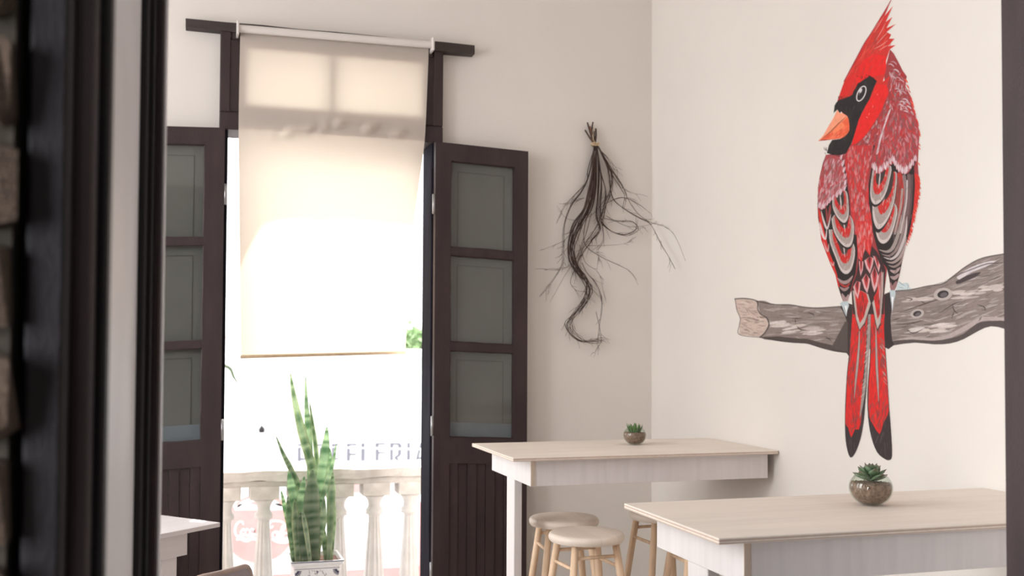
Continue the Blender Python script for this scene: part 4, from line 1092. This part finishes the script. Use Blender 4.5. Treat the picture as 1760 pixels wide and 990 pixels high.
ce.stroke(ZF([(80,317),(140,315),(205,330),(212,375),(228,405),(265,430),(277,468),(255,512),(225,540)]), 2.2, (60, 50, 48), taper=False, up=True)
ce.stroke(ZF([(80,317),(90,380),(110,430),(105,470),(105,525),(225,541)]), 1.4, (84, 72, 68), taper=False)
ce.stroke(ZF([(105,430),(150,425),(220,440)]), 1.5, (120, 104, 98))
ce.done('branch_end')
# --- tail feathers
def tailf(P, tip, shaft, name, inner):
    t_ = Paint(); O = t_.poly(P, (58, 50, 50), smooth=3)
    cx_ = sum(p[0] for p in P)/len(P)
    O2 = [(p[0]+(cx_-p[0])*.10, p[1]) for p in O]
    R_ = t_.poly(inner, (206, 44, 40), smooth=2)
    scatter(t_, R_, 130, [(222,48,42), (188,46,44), (164,54,52), (206,44,40), (128,60,58)], (8, 24), (1.4, 3.2), PI/2, .14, 3)
    scatter(t_, R_, 26, [(120,70,66), (104,66,62), (146,70,66)], (8, 14), (2, 4), PI/2+.5, .2, 1)
    scatter(t_, O, 40, [(78,68,68), (64,56,56), (92,82,82)], (10, 26), (1, 2), PI/2, .1, 1)
    t_.stroke(shaft, 5.0, (86, 72, 70), up=True); t_.stroke(shaft, 3.2, (176, 160, 154), up=True)
    t_.done(name)
TL = ZE([(125,20),(115,150),(105,300),(90,450),(80,650),(80,780),(88,870),(110,940),(140,920),(175,830),(195,720),(205,600),(215,480),(225,300),(232,100),(232,20)])
TLi = ZE([(128,30),(120,150),(110,300),(95,450),(86,640),(84,735),(100,760),(118,820),(140,770),(165,770),(180,690),(180,600),(190,450),(205,300),(215,100),(215,30)])
tailf(TL, 0, ZE([(168,150),(165,260),(155,380),(146,470),(136,580)]), 'tail_feather', TLi)
TR = ZE([(232,20),(232,300),(222,450),(215,560),(220,700),(240,820),(275,910),(320,950),(350,958),(367,930),(362,800),(350,640),(340,480),(328,300),(320,150),(320,10)])
TRi = ZE([(236,30),(238,300),(228,450),(222,560),(228,690),(250,740),(290,800),(310,740),(340,680),(345,640),(336,480),(324,300),(316,150),(316,20)])
tailf(TR, 0, ZE([(268,150),(270,260),(274,400),(280,500),(284,600)]), 'tail_feather', TRi)
tg = Paint()
tg.poly(ZE([(222,60),(236,70),(232,220),(222,360),(206,520),(186,640),(170,700),(178,600),(198,440),(212,260)]), (150, 136, 130), smooth=2)
scatter(tg, ZE([(214,90),(236,90),(228,300),(206,520),(176,690),(165,640),(190,420)]), 46, [(188,174,168), (110,98,94), (168,154,148)], (6, 14), (.7, 1.4), PI/2+.75, .12, 2)
scatter(tg, ZE([(285,200),(326,230),(340,480),(346,560),(310,470)]), 30, [(176,160,154), (120,96,92)], (7, 15), (.7, 1.3), PI/2-.7, .12, 1)
tg.done('tail_barbs')
# --- body
bd = Paint()
BODY = ZA([(955,600),(1000,650),(1060,760),(1110,860),(1160,930)])+ZB([(1008,100),(1002,180),(1060,290),(1090,420),(1130,560),(1150,690),(1137,800)])+ZCc([(1215,60),(1207,200),(1217,350),(1231,450),(1215,600),(1182,720),(1160,850),(1130,970)])+ZD([(1040,160),(1000,260),(970,400),(950,500),(930,600),(900,700),(880,735),(845,735),(825,600),(806,505),(790,640),(775,760),(775,990),(440,990),(428,740),(410,770),(380,850),(335,850),(320,810),(285,700),(255,570),(200,450),(150,320),(105,200),(88,60)])+ZCc([(95,930),(75,820),(70,700),(75,480),(95,350),(130,200),(165,105)])+ZB([(300,890),(430,780),(600,600),(740,400),(790,200),(770,60),(790,-40)])
bd.poly(BODY, (150, 60, 62))
BACK = ZB([(820,0),(960,0),(1010,110),(1000,180),(1060,290),(1120,520),(1150,690),(1137,800),(1120,980),(640,980),(400,980),(300,900),(430,790),(520,750),(600,660),(680,540),(745,430),(780,330),(830,240)])
down = lambda x, y: PI/2+.25-(x-1500)*.004
scatter(bd, BACK, 900, [(150,48,52), (172,58,60), (190,60,60), (128,72,72), (160,104,106), (120,92,90), (178,44,46), (196,168,170)], (5, 13), (1.6, 3.4), down, .35, 5)
MID = ZCc([(400,0),(690,0),(650,200),(640,400),(670,700),(690,990),(480,990),(450,700),(430,450),(380,250)])
bd.poly(MID, (184, 56, 58))
scatter(bd, MID, 420, [(200,50,50), (170,52,54), (190,110,110), (196,140,140), (150,64,64), (210,60,56), (140,84,80)], (6, 16), (1.5, 3.4), PI/2+.03, .14, 4)
MID2 = ZD([(470,0),(650,0),(655,150),(640,260),(620,370),(575,300),(555,340),(535,435),(500,400),(480,200)])
bd.poly(MID2, (196, 52, 50))
scatter(bd, MID2, 150, [(214,54,50), (190,90,88), (176,50,50), (206,140,138)], (7, 18), (1.3, 3), PI/2, .1, 3)
# pale scallops down the nape
for k in range(46):
    t_ = rm.random(); x = 1530+t_*40+rm.uniform(-8, 6); y = 90+t_*150+rm.uniform(-14, 18)
    if not inside(BODY, x, y) or not inside(BODY, x+6, y+2): continue
    bd.stroke([(x-4, y-1.5), (x, y-2.4), (x+4.5, y+.6), (x+5.5, y+3)], rm.uniform(1.4, 2.4), rm.choice([(190,160,164), (170,128,132), (200,180,184), (150,84,88)]))
# bright red fringe on the right flank
bd.poly(ZCc([(1160,300),(1217,350),(1231,450),(1215,600),(1182,720),(1160,850),(1130,970),(1100,990),(1120,850),(1150,650),(1165,450)]), (196, 50, 44))
fr_ = ZB([(1010,110),(1060,290),(1090,420),(1130,560),(1150,690)])+ZCc([(1215,350),(1231,450),(1215,600),(1182,720),(1160,850),(1130,970)])+ZD([(1040,160),(1000,260)])
for k in range(80):
    f = rm.random()*(len(fr_)-1); i = int(f); p = Vector(fr_[i]).lerp(Vector(fr_[i+1]), f-i)
    bd.stroke([(p.x-3, p.y-3), (p.x, p.y+1), (p.x+1.6, p.y+4)], rm.uniform(1.6, 2.8), rm.choice([(206,60,48), (186,48,46), (214,84,64)]))
body = bd.done('bird_body')
# --- wings
def ufeather(pt_, P, top, cols=(GRY, RED2, DRK), f1=.80, f2=.46, shaft=True):
    pt_.poly(P, BLK, smooth=3)
    sc_ = lambda f: [(top[0]+(x-top[0])*f, top[1]+(y-top[1])*f) for x, y in P]
    A_ = pt_.poly(sc_(.94), LGT, smooth=3); pt_.poly(sc_(.86), cols[0], smooth=3)
    B_ = pt_.poly(sc_(.70), cols[1], smooth=3)
    scatter(pt_, A_, 46, [(170,156,150), (140,120,116), (186,172,166)], (4, 9), (.8, 1.5), PI/2, .3, 1)
    scatter(pt_, B_, 36, [RED, (176,56,54), (150,70,68), (120,60,58)], (4, 10), (1, 2), PI/2, .25, 2)
    pt_.poly(sc_(f2), cols[2], smooth=3)
    if shaft:
        low = max(P, key=lambda p: p[1]); a = (top[0]+(low[0]-top[0])*.12, top[1]+(low[1]-top[1])*.12); b_ = (top[0]+(low[0]-top[0])*.55, top[1]+(low[1]-top[1])*.55)
        pt_.stroke([a, b_], 2.4, (206, 192, 188), up=True)
rw = Paint()
RW = ZCc([(705,0),(690,150),(672,290),(648,450),(650,650),(680,800),(695,990)])+ZD([(650,110),(690,260),(740,420),(800,500),(825,600),(845,735),(880,735),(900,700),(930,600),(950,500),(970,400),(1000,260),(1040,130)])+ZCc([(1130,900),(1160,700),(1175,450),(1165,250),(1200,100),(1150,0)])
rw.poly(RW, BLK)
# long stripes of the folded flight feathers
for P, wd, col in (
  ([(965,330),(985,480),(970,640),(930,800),(880,940)], 7, (150,70,64)), ([(1000,330),(1035,480),(1020,640),(985,800),(940,960)], 8, (178,56,50)), ([(1030,500),(1012,700),(975,860),(945,1000)], 4, GRY),
  ([(1050,350),(1070,520),(1065,680),(1030,830),(985,990)], 6, (140,118,118)), ([(1105,340),(1110,520),(1100,700),(1065,860),(1030,990)], 6, (118,92,92)), ([(1085,400),(1080,600),(1050,800),(1010,990)], 2.4, LGT), ([(1140,340),(1135,560),(1120,740),(1090,900),(1060,990)], 4, (96,70,72))):
    rw.stroke(ZCc(P), wd, col, taper=False, up=True)
for P, wd, col in (
  ([(720,305),(800,325),(860,290),(910,180),(945,40),(955,-60)], 6.2, GRY), ([(745,350),(830,368),(905,300),(955,170),(985,20),(990,-60)], 4.6, (150,128,124)), ([(770,385),(850,402),(920,345),(975,220),(1005,90),(1015,-50)], 5.2, LGT), ([(795,432),(870,440),(940,385),(985,290),(1010,170)], 5.0, (166,146,140)),
  ([(820,470),(880,485),(945,440),(975,360)], 4.0, (150,128,124)), ([(835,520),(890,540),(945,490)], 5.4, (176,150,146)), ([(840,590),(885,605),(932,560)], 6.2, (172,146,142)), ([(842,650),(850,700),(870,715),(890,670),(905,640)], 7, (150,110,108))):
    rw.stroke(ZD(P), wd, col, up=True)
scatter(rw, RW, 60, [(92,80,80), (64,56,56), (110,94,94)], (8, 20), (.8, 1.5), PI/2+.2, .15, 1)
wing = rw.done('wing')
def feather_obj(par, *a, **k):
    f = Paint(); ufeather(f, *a, **k); f.done('wing_feather', par)
feather_obj(wing, ZD([(640,-130),(650,-40),(680,150),(720,250),(780,265),(840,200),(890,60),(920,-120),(850,-200)]), ZD([(800,-220)])[0])
feather_obj(wing, ZCc([(700,560),(678,730),(690,880),(730,980),(780,980),(845,905),(905,780),(950,610),(975,350),(940,300),(860,400)]), ZCc([(900,300)])[0])
feather_obj(wing, ZCc([(690,280),(665,450),(662,600),(690,682),(740,695),(805,640),(855,540),(892,400),(912,240),(800,220)]), ZCc([(790,230)])[0])
cv = Paint()
CVR = ZB([(820,440),(745,560),(700,720),(655,880),(635,980)])+ZCc([(700,60),(688,150),(682,250),(720,300),(770,322),(850,262),(930,200),(960,250),(1000,310),(1080,322),(1120,282),(1170,180),(1212,60)])+ZB([(1137,800),(1145,650),(1085,500),(960,430)])
cv.poly(CVR, (158, 66, 70), smooth=2)
scatter(cv, CVR, 420, [(150,48,52), (176,56,58), (192,54,52), (128,76,76), (168,110,114), (110,84,82), (190,130,134)], (6, 15), (1.8, 3.6), lambda x, y: PI/2+.1-(x-1540)*.006, .28, 4)
for (u, v) in [(700,255),(720,280),(745,300),(770,305),(800,285),(830,258),(860,235),(890,205),(925,180),(950,215),(975,260),(1000,290),(1030,305),(1060,308),(1090,300),(1115,265),(1145,215),(1175,160)]:
    for k in range(7):
        x, y = u+rm.uniform(-14, 14), v+rm.uniform(-20, 8)
        cv.stroke(ZCc([(x+rm.uniform(-6, 6), y-38-rm.uniform(0, 26)), (x, y-10), (x, y+12)]), rm.uniform(1.2, 2.4), rm.choice([(216,198,200), (196,160,166), (206,184,188), (180,130,136)]))
for k in range(30):
    t_ = k/29; x, y = 690+130*t_**1.3, 900-450*t_
    cv.stroke(ZB([(x, y), (x+12, y-16), (x+26, y-40)]), rm.uniform(1.4, 2.4), rm.choice([(206,188,190), (184,160,164)]))
cv.done('wing_coverts', wing)
lw = Paint()
LW = ZCc([(165,110),(340,120),(380,240),(400,400),(430,600),(440,800),(470,1000)])+ZD([(480,150),(490,350),(470,560),(440,640),(410,770),(380,850),(335,850),(320,810),(285,700),(255,570),(200,450),(150,320),(105,200),(88,60)])+ZCc([(95,930),(75,820),(70,700),(75,480),(95,350),(130,200)])
lw.poly(LW, BLK)
lw.poly(ZCc([(75,700),(105,760),(130,900),(150,990)])+ZD([(150,150),(180,300),(230,430),(270,560),(300,700),(285,700),(255,570),(200,450),(150,320),(105,200),(88,60)]), (200, 52, 46))
for P, wd, col in (([(110,740),(140,860),(180,940),(220,780)], 3.4, (212,196,194)), ([(95,870),(120,980),(150,1060)], 3.4, (206,190,188)), ([(165,700),(175,800),(178,900)], 3.0, (150,66,64)), ([(215,670),(205,760),(190,880)], 4, (150,66,64))):
    lw.stroke(ZCc(P), wd, col, up=True)
for P, wd, col in (([(85,20),(105,120),(148,190),(165,60)], 3.2, (212,196,194)), ([(130,220),(170,320),(185,240)], 3.0, (206,150,148)), ([(200,430),(230,470),(240,430)], 2.6, (206,150,148)), ([(275,605),(330,650),(390,640),(440,580)], 6, (168,140,138)), ([(290,650),(340,690),(380,690),(410,655)], 3.6, (180,60,54)), ([(300,700),(350,730),(400,700)], 5, (160,132,130)), ([(325,770),(350,830),(370,838),(395,780)], 8, (170,140,138))):
    lw.stroke(ZD(P), wd, col, up=True)
lwing = lw.done('wing')
feather_obj(lwing, ZD([(175,90),(190,240),(250,400),(310,550),(375,592),(430,540),(465,410),(468,290),(420,200),(300,100)]), ZD([(330,120)])[0], f2=.5)
feather_obj(lwing, ZD([(205,-20),(235,130),(310,255),(380,302),(432,272),(458,150),(448,0),(380,-80),(280,-100)]), ZD([(330,-110)])[0])
feather_obj(lwing, ZCc([(232,610),(238,720),(288,830),(358,898),(402,882),(428,800),(425,650),(400,520),(310,520)]), ZCc([(320,510)])[0])
cv = Paint()
CVL = ZCc([(165,110),(330,130),(360,250),(390,400),(382,490),(300,570),(205,640),(152,710),(95,725),(75,600),(80,450),(110,300)])
cv.poly(CVL, (164, 76, 80), smooth=2)
scatter(cv, CVL, 300, [(160,56,60), (180,64,66), (150,96,96), (120,92,90), (190,140,144), (200,170,174), (172,48,50)], (6, 15), (1.6, 3.2), PI/2+.35, .22, 4)
for (u, v) in [(330,150),(350,220),(365,290),(380,370),(385,440),(370,500),(330,545),(290,575),(245,605),(205,640),(175,675),(150,705),(115,715),(92,700)]:
    for k in range(7):
        x, y = u+rm.uniform(-12, 10), v+rm.uniform(-16, 8)
        cv.stroke(ZCc([(x+10+rm.uniform(-6, 10), y-34-rm.uniform(0, 20)), (x, y-8), (x-4, y+10)]), rm.uniform(1.2, 2.4), rm.choice([(216,198,202), (200,160,168), (206,184,190), (184,120,128)]))
cv.done('wing_coverts', lwing)
# --- rump and tail coverts
rp2 = Paint()
RP = ZD([(500,400),(535,435),(555,340),(575,300),(620,370),(640,260),(700,330),(760,440),(790,520),(775,760),(770,990),(440,990),(425,740),(445,650),(480,560)])
rp2.poly(RP, (64, 46, 46))
for P in ([(430,740),(450,900),(470,1050),(510,1170),(570,1090),(640,880),(610,780),(530,740)], [(640,880),(680,1090),(700,1170),(735,1100),(765,760),(770,540),(720,600),(690,800)]):
    Q = ZD(P); O_ = rp2.poly(Q, BLK); cxx = sum(p[0] for p in Q)/len(Q); cyy = min(p[1] for p in Q)
    s2 = lambda f, g: [(cxx+(x-cxx)*f, cyy+(y-cyy)*g) for x, y in Q]
    rp2.poly(s2(.92, .965), (176, 162, 154)); r_ = rp2.poly(s2(.70, .80), (196, 46, 44)); scatter(rp2, r_, 46, [(214,50,46), (150,48,48), (110,50,48)], (8, 20), (1.2, 2.6), PI/2, .08, 2)
for P in ([(505,425),(512,520),(522,585),(545,520),(552,430)], [(562,420),(585,500),(622,558),(650,470),(664,395),(620,380)], [(655,370),(680,440),(715,545),(730,470),(690,385)], [(628,575),(645,680),(668,755),(700,690),(715,585),(670,480)], [(535,625),(560,710),(592,768),(610,700),(622,618),(580,560)], [(443,700),(465,770),(492,825),(512,740),(522,650),(480,640)], [(720,560),(715,700),(722,840),(740,700),(750,540)]):
    Q = ZD(P); cxx = sum(p[0] for p in Q)/len(Q); cyy = min(p[1] for p in Q)
    rp2.poly(Q, (206, 160, 160)); rp2.poly([(cxx+(x-cxx)*.62, cyy+(y-cyy)*.78) for x, y in Q], (178, 60, 62)); rp2.poly([(cxx+(x-cxx)*.28, cyy+(y-cyy)*.5) for x, y in Q], (96, 44, 46))
rp2.stroke(ZD([(745,520),(740,700),(735,860),(728,990)]), 3, (150, 132, 128), up=True)
rp2.done('rump_feathers')
# --- claws
for P, Q in (([(328,855),(300,880),(325,905),(345,960),(368,1010),(378,960),(398,900),(388,850)], [(345,900),(372,1010),(380,900)]), ([(832,735),(838,800),(850,900),(858,965),(875,850),(895,775),(890,735)], [(846,800),(858,965),(872,810)])):
    cl = Paint(); cl.poly(ZD(P), (176, 186, 188)); cl.poly(ZD(Q), (222, 222, 220)); cl.stroke(ZD([Q[0], Q[1]]), 1.2, (90, 98, 100), up=True); cl.done('claw')
cl = Paint(); cl.poly(ZD([(895,735),(925,640),(960,660),(1000,655),(1030,660),(1040,700),(1060,722),(985,730)]), (184, 194, 194), smooth=2)
for P in ([(925,640),(960,670),(1000,690)], [(1005,660),(1030,690),(1020,720)], [(930,700),(980,715)]): cl.stroke(ZD(P), 1.2, (120, 136, 138), up=(P[0][0] == 925))
cl.done('claw')
# --- head
hd = Paint()
HEAD = ZA([(395,990),(480,830),(560,680),(640,530),(720,410),(800,280),(870,170),(970,0),(890,190),(988,75),(905,265),(985,205),(915,340),(1025,292),(915,390),(970,420),(945,470),(1010,470),(935,560),(1025,548),(955,600),(940,640),(900,760),(900,880),(870,990)])+ZB([(840,60),(800,170),(822,250),(780,330),(745,430),(680,540),(600,660),(520,750),(425,805),(440,700),(300,400),(275,330),(320,200),(360,90)])
hd.poly(HEAD, (196, 52, 46))
CR = ZA([(395,990),(480,830),(560,680),(640,530),(720,410),(800,280),(870,170),(960,20),(890,190),(905,265),(915,340),(915,390),(945,470),(935,560),(940,640),(800,640),(600,760),(520,990)])
scatter(hd, CR, 150, [(176,56,52), (206,60,50), (160,60,56), (190,40,40), (216,80,66)], (10, 30), (1.2, 2.8), lambda x, y: -1.05, .10, 3)
hd.poly(ZA([(900,690),(780,660),(690,700),(620,740),(570,860),(540,990),(560,1060),(640,990),(760,930),(880,900),(910,800)]), (218, 42, 40), smooth=2)
hd.poly(ZB([(800,165),(820,250),(780,330),(745,430),(680,540),(600,660),(520,750),(430,800),(460,680),(500,540),(560,410),(620,310),(670,200),(700,150)]), (216, 42, 40), smooth=2)
hd.poly(ZB([(470,80),(420,180),(370,280),(300,305),(340,180),(400,60),(520,20),(560,60)]), (206, 46, 42), smooth=2)
scatter(hd, HEAD, 60, [(222,52,46), (200,44,42), (186,60,56)], (6, 18), (1.2, 2.4), -1.0, .15, 2)
for P in ([(780,490),(850,380),(900,280)], [(790,540),(870,450),(930,390)], [(760,595),(850,550),(930,490)], [(820,610),(890,570),(930,550)], [(760,400),(820,300),(880,200)], [(700,440),(760,350),(820,270)]):
    hd.stroke(ZA(P), 1.1, (214, 150, 140))
hd.stroke(ZA([(395,990),(480,830),(560,680),(640,530),(720,410),(800,280),(870,170),(965,5)]), 1.6, (130, 36, 54), taper=False, up=True)
for P in ([(650,400),(655,380)], [(610,480),(615,460)], [(700,270),(705,255)], [(580,500),(600,510)]): hd.stroke(ZB(P), 1.4, (226, 130, 124))
head = hd.done('bird_head')
mk = Paint()
MK = ZB([(620,62),(580,90),(560,100),(520,130),(490,145),(470,190),(450,220),(435,260),(410,280),(370,295),(340,305),(290,320),(262,350),(245,380),(235,460),(275,425),(300,462),(318,445),(340,466),(380,490),(395,560),(402,640),(370,690),(300,735),(220,745),(185,800),(162,885),(220,905),(300,908),(370,888),(400,830),(428,780),(460,680),(500,540),(560,410),(620,310),(660,200),(695,120),(660,85)])
mk.poly(MK, (44, 40, 40)); scatter(mk, MK, 90, [(54,48,48), (38,34,34), (60,54,54)], (5, 14), (1, 2.2), 1.8, .4, 2)
for k in range(26):
    x, y = rm.choice([(160+rm.uniform(-20, 10), 860+rm.uniform(-40, 40)), (560+rm.uniform(-80, 110), 95+rm.uniform(-25, 15)), (300+rm.uniform(-10, 120), 305+rm.uniform(-12, 8))])
    mk.stroke(ZB([(x, y), (x-10, y-24)]), 1.2, (46, 42, 42))
mk.done('face_mask', head)
bk_ = Paint()
bk_.poly(ZB([(275,425),(302,462),(330,460),(378,490),(395,530),(402,640),(370,690),(310,730),(200,742),(70,757),(130,690),(180,600),(240,500)]), (232, 150, 118))
lowb = bk_.poly(ZB([(385,500),(400,560),(402,640),(370,690),(310,730),(200,742),(90,752),(200,660),(300,570)]), (224, 98, 66), smooth=2)
scatter(bk_, lowb, 40, [(230,112,80), (214,84,58), (236,130,98)], (6, 14), (1.4, 2.8), -.7, .2, 2)
bk_.poly(ZB([(290,560),(330,560),(350,600),(300,640),(230,680),(240,620)]), (234, 128, 90), smooth=2)
bk_.stroke(ZB([(378,490),(290,570),(200,660),(95,748)]), 2.2, (150, 78, 56), up=True)
bk_.stroke(ZB([(70,757),(130,745),(210,742)]), 1.6, (140, 60, 56))
bk_.done('beak', head)
ey = Paint(); tl = math.radians(24)
def eye(f, dx=0, dy=0, rx=44, ry=90): return ZB([(530+dx+rx*f*math.cos(a)*math.cos(tl)-ry*f*math.sin(a)*-math.sin(tl)*1.0, 253+dy+rx*f*math.cos(a)*math.sin(tl)+ry*f*math.sin(a)*math.cos(tl)*1.0) if False else (530+dx+rx*f*math.cos(a)*math.cos(tl)+ry*f*math.sin(a)*math.sin(tl)*-1.0, 253+dy+rx*f*math.cos(a)*math.sin(tl)+ry*f*math.sin(a)*math.cos(tl)) for a in [2*PI*k/30 for k in range(30)]])
ey.poly(eye(1), (214, 206, 204)); ey.poly(eye(1, 0, 0, 34, 79), (46, 40, 42)); ey.poly(eye(.30, -8, -30), (206, 200, 200)); ey.stroke(ZB([(505,275),(510,250),(520,235)]), 1.4, (120, 112, 112), up=True)
ey.done('eye', head)
# --- cut the finished painting into one flat mesh per part
_ix, _iy = np.meshgrid(np.arange(GW), np.arange(GH))
_px = GX0+_ix*GS; _py = GY0+_iy*GS
_D = np.array(RGT)*((_px-880)/FPX)[..., None]+np.array(DWN)*((_py-PPY)/FPX)[..., None]+np.array(_f)
_W = np.array(EYE)+_D*((XR-EYE.x)/_D[..., 0])[..., None]-np.array(mu.location); _W[..., 0] = -.0008
_COL = CV_RGB*CV_A[..., None]+WALLC*(1-CV_A[..., None])
_q = np.stack([CV_A[:-1, :-1], CV_A[:-1, 1:], CV_A[1:, 1:], CV_A[1:, :-1]]); _pq = np.stack([CV_P[:-1, :-1], CV_P[:-1, 1:], CV_P[1:, 1:], CV_P[1:, :-1]])
_keep = _q.max(0) > .04; _own = np.take_along_axis(_pq, _q.argmax(0)[None], 0)[0]
_own = np.where(_own < 0, _pq.max(0), _own)
_objs = {}
for pid, (nm, par) in enumerate(PARTS):
    jj, ii = np.nonzero(_keep & (_own == pid))
    if len(jj) == 0: continue
    quad = np.stack([jj*GW+ii, (jj+1)*GW+ii, (jj+1)*GW+ii+1, jj*GW+ii+1], 1)
    u_, inv = np.unique(quad, return_inverse=True); inv = inv.reshape(-1, 4)
    me = bpy.data.meshes.new(nm); me.vertices.add(len(u_)); me.vertices.foreach_set('co', _W.reshape(-1, 3)[u_].ravel())
    me.loops.add(inv.size); me.loops.foreach_set('vertex_index', inv.ravel().astype(np.int32))
    me.polygons.add(len(inv)); me.polygons.foreach_set('loop_start', np.arange(0, inv.size, 4, dtype=np.int32)); me.update(calc_edges=True)
    at = me.color_attributes.new('Col', 'FLOAT_COLOR', 'POINT'); at.data.foreach_set('color', np.concatenate([_COL.reshape(-1, 3)[u_], np.ones((len(u_), 1))], 1).ravel().astype(np.float32))
    me.materials.append(M_mural); _objs[pid] = link(nm, me, _objs.get(par, mu) if par is not None else mu)
